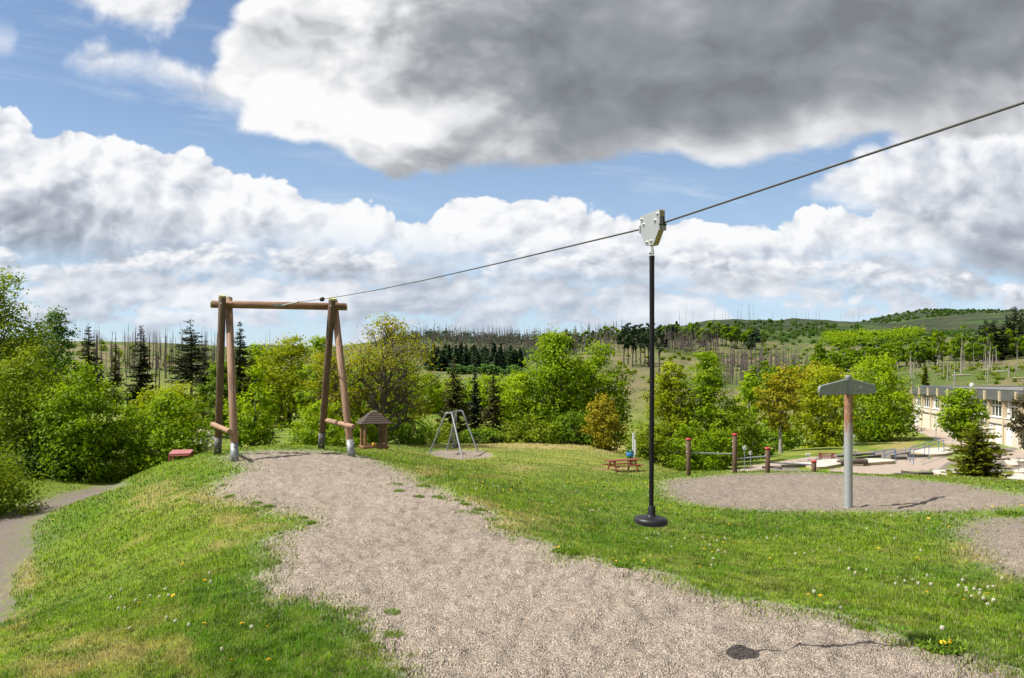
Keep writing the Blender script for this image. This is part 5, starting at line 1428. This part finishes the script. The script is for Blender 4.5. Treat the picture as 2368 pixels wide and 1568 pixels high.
# ------------------------------------------------------------------ garden lamps
def lamp(label, px, py, pyb, d, r, group='glass globe lamps of the minigolf'):
    b = PT(px, pyb, d); t = PT(px, py, d); b.z = min(b.z, Hs(b.x, d)) - .05
    o = thing('globe_lamp', label, 'lamp', b, group)
    m = MB(); m.tube([b, Vector((b.x, d, t.z - r * .9))], .028, 8); m.build('pole', GALV, o)
    m = MB(); m.sphere((b.x, d, t.z), r, 20, 12); m.build('globe', GLOBE, o)
    m = MB(); m.tube([Vector((b.x, d, t.z - r * .98)), Vector((b.x, d, t.z - r * .55))], .05, 10); m.sphere((b.x, d, t.z - r * .2), r * .30, 8, 6); m.build('bulb_holder', WHITE, o)
lamp('taller glass globe lamp between the second and third red-capped posts', 1721.8, 1035, 1090, 52, .165)
lamp('shorter glass globe lamp between the second and third red-capped posts', 1735.5, 1047, 1086, 56, .150)
lamp('small globe lamp right behind the shaft of the T-shaped pole', 1975, 1007, 1047, 72, .13)
lamp('small globe lamp at the left side of the T-shaped pole shaft', 1951.5, 1032, 1060, 68, .10)
lamp('small white globe lamp by the ramp along the building', 2164.5, 994, 1018, 88, .13)
lamp('small globe lamp behind the blue handrail', 2093, 1037, 1062, 70, .12)
lamp('small globe lamp right of the dark bushy conifer', 2355, 1060, 1088, 56, .12)
def hole_sign(label, px, py, pyb, d):
    b = PT(px, pyb, d); t = PT(px, py, d); b.z = min(b.z, Hs(b.x, d)) - .05
    o = thing('hole_sign', label, 'sign', b, 'white hole signs of the minigolf')
    m = MB(); m.tube([b, t + Vector((0, 0, -.02))], .022, 6); m.build('pole', GALV, o)
    m = MB(); m.box(t, (.40, .30, .03), Matrix.Rotation(-.5, 3, 'X')); m.build('sign_board', WHITE, o)
hole_sign('small white tilted sign left of the far red picnic table', 1868.5, 1051, 1069, 62)
hole_sign('small white tilted sign right of the T-shaped pole shaft', 1977, 1043, 1058, 66)
# ------------------------------------------------------------------ minigolf lanes, kerbs, log, rails
def lane(label, pts, h=.22):
    P_ = [ground(x, y, 38) for x, y in pts]
    c = sum(P_, Vector()) / len(P_)
    # smooth outline
    Q_ = []
    n = len(P_)
    for i in range(n):
        a, b, c2, d = P_[i - 1], P_[i], P_[(i + 1) % n], P_[(i + 2) % n]
        for t in (0, .25, .5, .75):
            Q_.append(.5 * ((2 * b) + (c2 - a) * t + (2 * a - 5 * b + 4 * c2 - d) * t * t + (3 * b - a - 3 * c2 + d) * t ** 3))
    zt = max(p.z for p in P_) * .5 + c.z * .5 + h
    o = thing('minigolf_lane', label, 'minigolf lane', Vector((c.x, c.y, c.z)), 'concrete minigolf lanes')
    lo = [Vector((p.x, p.y, min(p.z, zt) - .3)) for p in Q_]; hi = [Vector((p.x, p.y, p.z * .7 + c.z * .3 + h)) for p in Q_]
    m = MB(); n2 = len(Q_)
    m._add(lo + hi, [(i, (i + 1) % n2, n2 + (i + 1) % n2, n2 + i) for i in range(n2)], False); m.build('edge', CONCY, o)
    m = MB(); up = [p + Vector((0, 0, .004)) for p in hi]
    m._add(up + [sum(up, Vector()) / n2], [(i, (i + 1) % n2, n2) for i in range(n2)], False); m.build('lane_surface', CONC, o)
Z7 = lambda L: [(1578.7 + x * .2083, 949.7 + y * .2083) for x, y in L]
Z8 = lambda L: [(2059.7 + x * .19664, 832.5 + y * .19664) for x, y in L]
lane('pale concrete minigolf lane with ochre edge left of the T-shaped pole', Z7([(1365, 632), (1420, 605), (1500, 584), (1600, 573), (1700, 570), (1765, 588), (1755, 620), (1650, 642), (1560, 655), (1450, 652)]))
lane('curved concrete minigolf lane just right of the T-shaped pole', Z7([(1955, 595), (2000, 566), (2150, 558), (2330, 574), (2345, 588), (2200, 600), (2040, 612)]))
lane('thin concrete lane tip behind the lowest red-capped post', Z7([(1165, 607), (1290, 592), (1440, 588), (1370, 612), (1230, 615)]), .12)
lane('wide concrete minigolf lane left of the dark bushy conifer', Z8([(235, 1102), (400, 1072), (620, 1058), (790, 1066), (700, 1120), (560, 1138), (440, 1140), (330, 1122)]))
lane('small low concrete lane left of the foot of the dark bushy conifer', Z8([(490, 1322), (600, 1312), (780, 1310), (780, 1360), (560, 1364)]), .12)
lane('concrete lane in front of the foot of the dark bushy conifer', Z8([(610, 1396), (760, 1388), (850, 1440), (850, 1470), (700, 1452)]), .15)
lane('broad concrete lane at the right edge behind the gravel pit', Z8([(1080, 1480), (1200, 1420), (1400, 1408), (1580, 1408), (1600, 1480), (1400, 1484), (1250, 1492)]), .12)
lane('hooked concrete lane right of the dark bushy conifer', Z8([(1340, 1186), (1580, 1182), (1600, 1208), (1470, 1214), (1510, 1250), (1390, 1252)]), .12)
lane('short concrete lane at the right edge between the two larger ones', Z8([(1440, 1318), (1600, 1286), (1600, 1335), (1500, 1340)]), .12)
def kerb(label, pts, h, w=.18, mt=KERB):
    P_ = [ground(x, y, 38) for x, y in pts]; c = sum(P_, Vector()) / len(P_)
    o = thing('timber_kerb', label, 'kerb', c, 'dark timber kerbs of the minigolf')
    m = MB()
    for a, b in zip(P_, P_[1:]):
        L = (b - a).length; nseg = max(int(L / .35), 1)
        for i in range(nseg):
            p = a.lerp(b, (i + .5) / nseg); hh = h * .68 * random.uniform(.93, 1.05)
            m.box((p.x, p.y, p.z + hh / 2 - .1), (L / nseg * .93, w, hh + .2), Matrix.Rotation(math.atan2(b.y - a.y, b.x - a.x), 3, 'Z'), .01)
    m.build('kerb_timber', mt, o)
kerb('dark slatted kerb in front of the thin concrete lane tip', Z7([(1095, 634), (1362, 630)]), .32)
kerb('low dark kerb left behind the third red-capped post', Z7([(880, 640), (1010, 636), (1090, 650)]), .22)
kerb('dark kerb running to the T-shaped pole from the far picnic table', Z7([(1500, 580), (1710, 562)]), .10)
kerb('long dark kerb right of the T-shaped pole below the handrail', Z7([(1910, 552), (2195, 520)]), .35)
kerb('dark kerb behind the far picnic table', Z7([(1715, 520), (2040, 492), (2130, 488)]), .22)
kerb('dark kerb along the foot of the grassy bank', Z8([(0, 1140), (230, 1098)]), .22)
kerb('thick dark kerb in the middle below the blue handrail', Z8([(200, 1142), (450, 1146)]), .38)
kerb('thick dark kerb further left below the blue handrail', Z8([(0, 1166), (190, 1170)]), .36)
kerb('curved dark kerb behind the far edge of the gravel pit', Z8([(130, 1330), (300, 1352), (490, 1354)]), .26)
kerb('short dark kerb piece at the far edge of the gravel pit', Z8([(30, 1345), (140, 1352), (200, 1382)]), .14)
kerb('wavy dark kerb at the right edge beyond the bushy conifer', Z8([(1340, 1190), (1440, 1178), (1580, 1172)]), .14)
a, b = ground(*Z7([(1728, 606)])[0], 38), ground(*Z7([(1960, 588)])[0], 38)
b.y = a.y + .6; b.z = a.z
m = MB(); m.tube([a + Vector((0, 0, .2)), a.lerp(b, .5) + Vector((0, 0, .24)), b + Vector((0, 0, .22))], [.21, .25, .22], 14)
tag(m.build('tree_log', LOGM, None, a), 'thick grey tree log lying between the lanes behind the T-shaped pole', 'log')
def rail(label, pts, d0, d1, hpost):
    P_ = [PT(x, y, d0 + (d1 - d0) * i / (len(pts) - 1)) for i, (x, y) in enumerate(pts)]
    o = thing('handrail', label, 'handrail', P_[0], 'blue handrails of the minigolf steps')
    m = MB(); m.tube(P_, .035, 8); m.build('rail', BLUER, o)
    for p in P_:
        z = Hs(p.x, p.y) - .05
        m = MB(); m.tube([Vector((p.x, p.y, z)), p], .03, 8); m.build('post', BLUER, o)
rail('longer blue handrail beside the steps up to the building ramp', Z8([(230, 1034), (400, 982), (560, 930)]), 64, 72, 1)
rail('blue handrail nearer to the camera beside the steps', Z8([(268, 1066), (450, 1008), (625, 946)]), 62, 70, 1)
rail('pale blue handrail on the steps left of the kerb', [(2020, 1046), (2045, 1041), (2070, 1038)], 67, 68, 1)
rail('short pale blue handrail in the steps further right', [(2048, 1052), (2072, 1043)], 65, 66, 1)

# ------------------------------------------------------------------ the long building
X0, Y0 = 60.75, 117.0; BX, BY = -1.085, -4.375; NB = 11
wdir = Vector((BX, BY, 0)).normalized(); BL = math.hypot(BX, BY); wout = Vector((wdir.y, -wdir.x, 0))
if wout.x > 0: wout = -wout                      # outwards, towards the minigolf
gzB = -5.5
bld = thing('school_building', 'long flat-roofed cream building with grey fascia and tall white windows at the right', 'building', Vector((X0 + BX * 4, Y0 + BY * 4, gzB)))
def wp(s, o, z): return Vector((X0, Y0, 0)) + wdir * s + wout * o + Vector((0, 0, z))
Rb = Matrix.Rotation(math.atan2(wdir.y, wdir.x), 3, 'Z')
LB = NB * BL; zr = .72; zfb = -.46; zs_ = -2.40; DEPTH = 16
def bbox(name, s0, s1, o0, o1, z0, z1, mt, parent=None):
    m = MB(); m.prism([wp(s0, o0, z0), wp(s1, o0, z0), wp(s1, o1, z0), wp(s0, o1, z0)], [wp(s0, o0, z1), wp(s1, o0, z1), wp(s1, o1, z1), wp(s0, o1, z1)])
    return m.build(name, mt, parent or bld)
bbox('wall', 0, LB, -.02, -DEPTH, gzB - 1.5, zs_, CREAM)
bbox('upper_wall', .02, LB - .02, -.30, -DEPTH + .02, zs_ + .002, zfb + .1, CREAM)
bbox('ledge', -.05, LB, .06, -.018, -3.16, -3.02, KERB)
bbox('fascia', -.3, LB + .3, .28, .12, zfb, zr - .06, FASC)
bbox('fascia', -.34, -.18, .11, -DEPTH, zfb, zr - .07, FASC)
bbox('roof', -.16, LB + .3, .115, -DEPTH, zr - .3, zr - .13, ROOFM)
bbox('roof_edge', -.36, LB + .36, .32, .10, zr - .058, zr, GALV)
bbox('roof_edge', -.36, -.14, .098, -DEPTH, zr - .068, zr, GALV)
bbox('roof_block', 26, LB + 10, -10.5, -15.5, zr - .12, zr + .62, CREAM)
bbox('roof_block_top', 25.6, LB + 10, -10.1, -15.9, zr + .622, zr + .86, FASC)
for i in range(NB + 1):
    s = i * BL
    bbox('column', s - .22, s + .22, .07, -.28, gzB, zfb - .002, COLM)
    m = MB(); m.prism([wp(s - .2, .44, zfb - .12), wp(s + .2, .44, zfb - .12), wp(s + .2, .282, zfb - .12), wp(s - .2, .282, zfb - .12)], [wp(s - .2, .44, zr - .2), wp(s + .2, .44, zr - .2), wp(s + .2, .282, zr - .2), wp(s - .2, .282, zr - .2)]); m.build('column_head', COLM, bld)
    if i < NB:
        a, b = s + .30, s + BL - .30
        w_ = bbox('window', a, b, -.292, -.298, zs_ + .01, zfb - .02, WHITE)
        pane = MB()
        def pn(s0, s1, z0, z1):
            pane._add([wp(s0, -.2885, z0), wp(s1, -.2885, z0), wp(s1, -.2885, z1), wp(s0, -.2885, z1)], [(0, 1, 2, 3)])
        nb_ = 4; zt_ = zfb - .62
        for j in range(nb_):
            q0 = a + (b - a) * j / nb_ + .12; q1 = a + (b - a) * (j + 1) / nb_ - .12
            pn(q0, q1, zs_ + .16, zt_ - .06); pn(q0, q1, zt_ + .06, zfb - .10)
        po = pane.build('pane', PANE, w_)
        bbox('sill', a - .02, b + .02, .06, -.286, zs_ + .004, zs_ + .10, WHITE)
        cu = MB(); q0 = a + .1; cu._add([wp(q0, -.2855, zs_ + .18), wp(q0 + .55, -.2855, zs_ + .18), wp(q0 + .55, -.2855, zfb - .12), wp(q0, -.2855, zfb - .12)], [(0, 1, 2, 3)])
        if i % 3 != 1: cu.build('curtain', WHITE, bld)
for s0, s1, z1 in ((1.0, 2.3, -3.35), (31.3, 33.0, -3.1), (34.0, 35.6, -3.1), (37.0, 38.6, -3.1)):
    dr_ = bbox('door', s0, s1, .022, -.018, gzB - .2, z1, WHITE if s0 > 5 else PALEP)
    m = MB(); p = wp(s1 - .2, .03, z1 - 1.1); m.box(p, (.05, .05, .18)); m.build('handle', DARKM, dr_)
for s0, s1, z0, z1 in ((.2, .7, -4.2, -3.3), (3.0, 3.35, -4.3, -3.4), (12.6, 13.4, -4.4, -3.8), (16, 16.8, -4.5, -3.9), (40.0, 42.2, -5.0, -3.7)):
    w_ = bbox('basement_window', s0, s1, .02, -.018, z0, z1, WHITE)
    m = MB(); m._add([wp(s0 + .1, .0225, z0 + .1), wp(s1 - .1, .0225, z0 + .1), wp(s1 - .1, .0225, z1 - .1), wp(s0 + .1, .0225, z1 - .1)], [(0, 1, 2, 3)]); m.build('pane', PANE, w_)
# satellite dish on the roof edge
pd_ = wp(5.9 * BL, .2, zr); pd_ = PT(2248, 892, pd_.y); pd_.z = z_at(891.5, pd_.y)
ds = thing('satellite_dish', 'white round satellite dish on the roof edge of the long building', 'satellite dish', pd_)
m = MB(); m.lathe([(.36, .02), (.355, -.02), (.30, .035), (.18, .075), (.01, .095)][::-1], pd_, 24, True, Matrix.Rotation(math.radians(80), 3, 'X') @ Matrix.Rotation(.2, 3, 'Y')); m.build('dish', WHITE, ds)
m = MB(); m.tube([pd_ + Vector((0, .12, 0)), pd_ + Vector((.1, .3, -.5))], .03, 8); m.tube([pd_ + Vector((0, 0, -.3)), pd_ + Vector((0, -.35, -.1))], .015, 6); m.build('bracket', GALV, ds)
bird = None
# ------------------------------------------------------------------ grass blades, weeds and flowers
def grass_material():
    m = bpy.data.materials.new("grass_blade"); m.use_nodes = True
    g = NG(m.node_tree); bs = g.n['Principled BSDF']; out = g.n['Material Output']
    col = g.node('ShaderNodeAttribute', attribute_name='albedo').outputs['Color']
    g.put(bs.inputs['Base Color'], col)
    bs.inputs['Roughness'].default_value = .55; bs.inputs['Specular IOR Level'].default_value = .3
    tr = g.node('ShaderNodeBsdfTranslucent'); g.put(tr.inputs['Color'], g.vmul(col, (1.1, 1.1, .7)))
    mx = g.node('ShaderNodeMixShader'); mx.inputs[0].default_value = .45
    g.l.new(bs.outputs[0], mx.inputs[1]); g.l.new(tr.outputs[0], mx.inputs[2]); g.l.new(mx.outputs[0], out.inputs['Surface'])
    return m
GRASSM = grass_material()
def blades(name, label, x, y, length, width, col, seed, z=None, lean=.55):
    R = np.random.default_rng(seed); n = len(x)
    z = H(x, y) if z is None else z
    az = R.uniform(0, 2 * np.pi, n); ln = R.uniform(.1, 1.0, n) * lean * length
    fx = np.cos(az); fy = np.sin(az)
    fa = az + np.pi / 2 + R.normal(size=n) * .4                      # blade faces roughly across its lean
    bx = np.cos(fa) * width * .5; by = np.sin(fa) * width * .5
    h1 = length * .55; h2 = np.sqrt(np.maximum(length ** 2 - ln ** 2, (length * .3) ** 2))
    P0 = np.stack([x - bx, y - by, z - .012], 1); P1 = np.stack([x + bx, y + by, z - .012], 1)
    P2 = np.stack([x + fx * ln * .35 + bx * .8, y + fy * ln * .35 + by * .8, z + h1], 1); P3 = np.stack([x + fx * ln * .35 - bx * .8, y + fy * ln * .35 - by * .8, z + h1], 1)
    P4 = np.stack([x + fx * ln + bx * .12, y + fy * ln + by * .12, z + h2], 1); P5 = np.stack([x + fx * ln - bx * .12, y + fy * ln - by * .12, z + h2], 1)
    V = np.stack([P0, P1, P2, P3, P4, P5], 1).reshape(-1, 3)
    b = (np.arange(n) * 6)[:, None]
    Q = np.concatenate([b + np.array([[0, 1, 2, 3]]), b + np.array([[3, 2, 4, 5]])], 0)
    c = np.concatenate([col, np.ones((n, 1))], 1)
    o = np_mesh(name, V, Q, GRASSM, None, False, {'albedo': ('FLOAT_COLOR', np.repeat(c, 6, 0))})
    o['kind'] = 'stuff'; tag(o, label, 'grass')
    return o
def grass_field(n, smin, smax, seed, edge=False):
    R = np.random.default_rng(seed)
    th = R.uniform(-.64, .64, n); r = 1 / R.uniform(1 / smax, 1 / smin, n)
    x = np.sin(th) * r; y = np.cos(th) * r
    alb, gv, pa, gr, dm = cover(x, y)
    sj = .07 + .05 * r / 6
    _, gv2, _, gr2, _ = cover(x + R.normal(size=n) * sj, y + R.normal(size=n) * sj * 2.2)
    # ragged fringe: a few tufts stray onto the gravel
    k = (gr2 > .5) & (pa < .5)
    tuft = fbm(x * 3.0, y * 3.0, 3, 91) > .70
    k &= R.random(n) > dm * .35
    return x[k], y[k], r[k], alb[k], gv[k], dm[k], R
x, y, r, alb, gv, dm, R = grass_field(560000, 4.0, 60, 11)
hn = fbm(x * 1.6, y * 1.6, 3, 71); fine = R.random(len(x))
ln = (.022 + .034 * hn * fine + .012 * R.random(len(x))) * (1 + r / 70)
ln = np.where(gv > .5, ln * .6, ln)
wd_ = np.maximum(.0045, r / 774 * .70) * R.uniform(.7, 1.3, len(x))
green = GREENC * .9
col = np.where((gv > .5)[:, None], np.array([.15, .21, .03]), alb)
v_ = R.uniform(.8, 1.9, (len(x), 1)); col = col * v_
cl = (fbm(x * 6, y * 6, 2, 73) - .5)[:, None]; cl2 = (fbm(x * 15, y * 15, 2, 74) - .5)[:, None]
col = col * np.clip(1 + cl * 1.5 + cl2 * 1.1, .4, 2)
yel = (R.random((len(x), 1)) < .12 + .35 * dm[:, None] + np.clip(cl2 * 1.2, 0, .4)); col = np.where(yel, np.array([.38, .35, .17]) * R.uniform(.6, 1.1, (len(x), 1)), col)
lime = (R.random((len(x), 1)) < .22) & ~yel; col = np.where(lime, col * np.array([1.55, 1.30, 1.0]), col)
blades('grass', 'short green lawn grass with dry straw patches around the gravel', x, y, ln, wd_, np.clip(col, 0, .8), 12)
# longer grass along the gravel edge at the lower left and on the slope
x, y, r, alb, gv, dm, R = grass_field(90000, 4.0, 14, 23)
k = (fbm(x * .9, y * .9, 3, 72) > .56) & (gv < .5)
x, y, r, alb = x[k], y[k], r[k], alb[k]
col = np.clip(alb * R.uniform(.7, 1.5, (len(x), 1)) * np.array([1.0, 1.12, .9]), 0, .8)
blades('long_grass', 'longer fresh grass tufts along the edge of the gravel ridge', x, y, .045 + .06 * R.random(len(x)), np.maximum(.004, r / 774 * .6), col, 24, None, .8)

# tufts of weed on the gravel
def weed(px, py, rad, n, seed, name='weed_tuft', label='', cat='weed', group=None, ln=.07, broad=False):
    R = np.random.default_rng(seed); p = ground(px, py); d = math.hypot(p.x, p.y)
    a = R.uniform(0, 6.28, n); q = rad * np.sqrt(R.random(n))
    q = q * .8; x = p.x + np.cos(a) * q; y = p.y + np.sin(a) * q
    L = ln * R.uniform(.5, 1.2, n) * (1 - .5 * q / rad); w = (.022 if broad else .006) * np.ones(n); w = np.maximum(w, d / 774 * .6)
    col = np.array([.13, .215, .018]) * R.uniform(.6, 1.8, (n, 1))
    az = a
    L = np.maximum(L, .03)
    z = H(x, y)
    o = blades(name, label, x - p.x, y - p.y, L, w, np.clip(col, 0, .5), seed + 1, z - p.z, 1.3 if broad else .9)
    o.location = p; del o['kind']; tag(o, label, cat, group)
    return o
for i, (px, py, rad) in enumerate([(913, 1121, .22), (925, 1137, .17), (968, 1150, .16), (1014, 1151, .2), (980, 1125, .2), (1076, 1168, .16), (1085, 1187, .34), (1110, 1180, .2), (1138, 1203, .2), (1166, 1222, .2), (1062, 1160, .14), (1190, 1255, .28), (1235, 1250, .24), (1268, 1246, .2),
                                   (826, 1415, .16), (905, 1418, .12), (850, 1448, .2), (912, 1470, .14), (835, 1478, .2), (592, 1165, .16), (620, 1172, .12), (660, 1178, .12), (516, 1124, .14), (530, 1150, .16), (862, 1500, .14), (700, 1200, .1), (720, 1211, .1), (2000, 1452, .16), (2120, 1476, .18)]):
    weed(px, py, rad * (.8 if i != 18 else .5), 130, 300 + i, 'weed_tuft', 'small green weed tuft growing out of the pale gravel ridge', 'weed', 'weed tufts in the gravel ridge', .055)
weed(1312, 1281, .20, 260, 501, 'dandelion_plant', 'leafy dandelion plant on the gravel edge upper left of the other one', 'weed', None, .12, True)
weed(1440, 1313, .12, 160, 503, 'dandelion_plant', 'flat dandelion plant with a big bloom on the gravel edge below the hanging seat', 'weed', None, .09, True)
weed(1480, 1312, .10, 130, 505, 'dandelion_plant', 'flat dandelion rosette right beside the one with a big bloom', 'weed', None, .08, True)
weed(2180, 1500, .22, 300, 507, 'dandelion_plant', 'dark dandelion clump at the gravel edge in the lower right corner', 'weed', None, .11, True)
weed(2335, 1190, .30, 260, 509, 'weed_tuft', 'dark green weed tuft at the top of the small gravel patch on the right', 'weed', None, .12, True)

# flowers
PETAL = mat("dandelion_yellow", (.82, .60, .010), (.76, .50, .008), .6, 60)
STEM = mat("flower_stem", (.12, .17, .04), None, .6)
FLUFF = foliage("seed_head_white", (.60, .58, .52), (.70, .69, .64), .3)
def flower_proto(kind):
    m = MB(); h = .075
    m.tube([(0, 0, -.02), (.006, .002, h * .5), (.002, 0, h)], .0022, 5); stem_m = m
    root = bpy.data.objects.new('dandelion' if kind == 'y' else 'dandelion_clock', None); root.empty_display_size = .05
    st = stem_m.build('stem', STEM, None); st.parent = root
    R = np.random.default_rng(4)
    if kind == 'y':
        V = []; Q = []; b = 0
        for ring, (rr_, zz, n) in enumerate([(.023, .002, 18), (.017, .007, 14), (.010, .011, 10)]):
            for i in range(n):
                a = 6.283 * i / n + ring * .2 + R.normal() * .08; w = .0042; L = rr_ * R.uniform(.85, 1.1)
                c, s = math.cos(a), math.sin(a)
                V += [(-s * w * .5, c * w * .5, h), (c * L - s * w, s * L + c * w, h + zz), (c * L * 1.05, s * L * 1.05, h + zz - .001), (c * L + s * w, s * L - c * w, h + zz)]
                Q.append((b, b + 1, b + 2, b + 3)); b += 4
        hd_ = np_mesh('flower_head', np.array(V), np.array(Q), PETAL, root)
    else:
        n = 260; c = unit(R.normal(size=(n, 3))); N = unit(c + R.normal(size=(n, 3)) * .3)
        V, Q = leaf_quads(c * .017 + np.array([.002, 0, h + .01]), N, .010, R, .9)
        hd_ = np_mesh('seed_head', V, Q, FLUFF, root, False, {'tint': ('FLOAT', np.repeat(R.random(n), 4))})
    return root
FY = flower_proto('y'); FW = flower_proto('w')
first = {'y': True, 'w': True}
def flower(px, py, kind, label, group):
    p = ground(px, py); src = FY if kind == 'y' else FW
    if first[kind]: link(src); o = src; first[kind] = False
    else: o = copy_tree(src)
    d = math.hypot(p.x, p.y)
    s = random.uniform(.62, .92) * (1 if d < 10 else min(1 + (d - 10) * .035, 1.6))
    o.location = p; o.scale = (s, s, random.uniform(.6, 1.1)); o.rotation_euler = (random.uniform(-.35, .35) + .12, random.uniform(-.35, .1), random.uniform(0, 6.28))
    tag(o, label, 'dandelion' if kind == 'y' else 'seed head', group)
Z3 = [(x * .3511, y * .3511 + 1017.5) for x, y in [(1222, 860), (1355, 968), (1155, 1055), (937, 1128), (1333, 1250), (1607, 1268), (1740, 1295), (1520, 1520), (1775, 1525), (455, 610), (1290, 190), (350, 540), (700, 350)]]
for p in Z3: flower(*p, 'y', 'yellow dandelion flower in the grass left of the gravel ridge', 'yellow dandelions left of the gravel')
for x, y in [(795, 808), (1373, 937), (1377, 997), (1098, 1015), (1093, 1068), (970, 1075), (720, 1098), (795, 1045), (820, 1160), (775, 1172), (1115, 1222), (862, 1280), (1660, 1277), (1255, 1285), (1470, 1445), (900, 1110), (1045, 1075), (1150, 1248)]:
    flower(x * .3511, y * .3511 + 1017.5, 'w', 'white dandelion seed head in the grass left of the gravel ridge', 'white seed heads left of the gravel')
flower(810, 1451, 'w', 'white dandelion seed head beside the weed tufts at the lower gravel edge', 'white seed heads left of the gravel')
for x, y in [(100, 822), (140, 705), (210, 715), (290, 638), (360, 658), (458, 652), (530, 555), (318, 520), (615, 770), (228, 372), (1575, 488), (1850, 540), (1615, 752), (1360, 690), (1685, 998), (1955, 1075), (853, 1033), (955, 1040), (2003, 397), (2150, 393), (2350, 383), (1470, 467), (1705, 465), (750, 455), (865, 465), (790, 445), (1420, 520), (1800, 425), (2120, 1005)]:
    flower(1578.7 + x / 3, 1048.3 + y / 3, 'y', 'yellow dandelion flower in the lawn between gravel ridge and gravel pit', 'yellow dandelions right of the gravel')
for x, y in [(1870, 1378), (1805, 1365), (1850, 1360)]: flower(1578.7 + x / 3, 1048.3 + y / 3, 'y', 'yellow dandelion flower on the dark clump in the lower right corner', 'yellow dandelions of the lower right clump')
for x, y in [(8, 625), (135, 612), (283, 628), (238, 645), (200, 678), (235, 715), (290, 720), (215, 768), (200, 808), (600, 628), (628, 622), (653, 595), (795, 733), (900, 710), (850, 722), (1075, 712), (1148, 855), (1190, 888), (1278, 845), (1475, 625), (1270, 550), (1455, 462), (1550, 460), (1668, 715), (1583, 905), (1560, 925), (1613, 945), (1465, 957), (1707, 903), (1752, 962), (1920, 980), (1972, 970), (1985, 985), (2030, 988), (2055, 985), (2098, 978), (2165, 970), (1962, 930), (2210, 917), (2135, 1102), (2180, 1085), (2095, 1045), (2050, 1025), (2008, 1030), (930, 1015), (1090, 1112)]:
    flower(1578.7 + x / 3, 1048.3 + y / 3, 'w', 'white dandelion seed head in the lawn between gravel ridge and gravel pit', 'white seed heads right of the gravel')
flower(1578.7 + 600, 1048.3 + 1295 / 3, 'w', 'white seed head standing above the dark clump in the lower right corner', 'white seed heads right of the gravel')
for x, y in [(385, 65), (400, 70), (630, 140), (725, 150), (740, 155), (835, 183), (960, 180), (993, 185), (940, 245), (930, 288), (1010, 328), (1120, 350), (1215, 300), (1245, 305), (1305, 292), (1425, 292), (1495, 290), (1570, 300), (1615, 287), (1640, 335), (1650, 355), (1720, 383), (1805, 305), (1870, 300), (1885, 288), (2000, 290), (1610, 437), (1660, 490), (2015, 328), (2135, 395), (2165, 440), (290, 75)]:
    flower(789.3 + x * .3511, 1017.5 + y * .3511, 'y', 'yellow dandelion flower on the slope between the gravel ridge and the swing lawn', 'yellow dandelions on the slope')
for x, y in [(572, 178), (620, 180), (650, 190), (1000, 330), (1030, 335), (1250, 412), (1640, 490), (1700, 492), (1660, 485), (1400, 440), (1200, 300), (2090, 650), (2135, 590), (2010, 683), (2170, 725), (1460, 320), (1550, 350), (900, 350)]:
    flower(789.3 + x * .3511, 1017.5 + y * .3511, 'w', 'white seed head on the slope between the gravel ridge and the swing lawn', 'white seed heads on the slope')
for x, y in [(1440, 725), (1480, 718), (1553, 745), (1420, 740)]: flower(789.3 + x * .3511, 1017.5 + y * .3511, 'y', 'yellow dandelion flower on the upper left dandelion plant at the gravel edge', 'yellow dandelions on the upper plant')
for x, y in [(1803, 835), (1805, 828), (1895, 830), (1990, 828)]: flower(789.3 + x * .3511, 1017.5 + y * .3511, 'y', 'yellow dandelion flower on the flat plants below the hanging seat', 'yellow dandelions below the hanging seat')
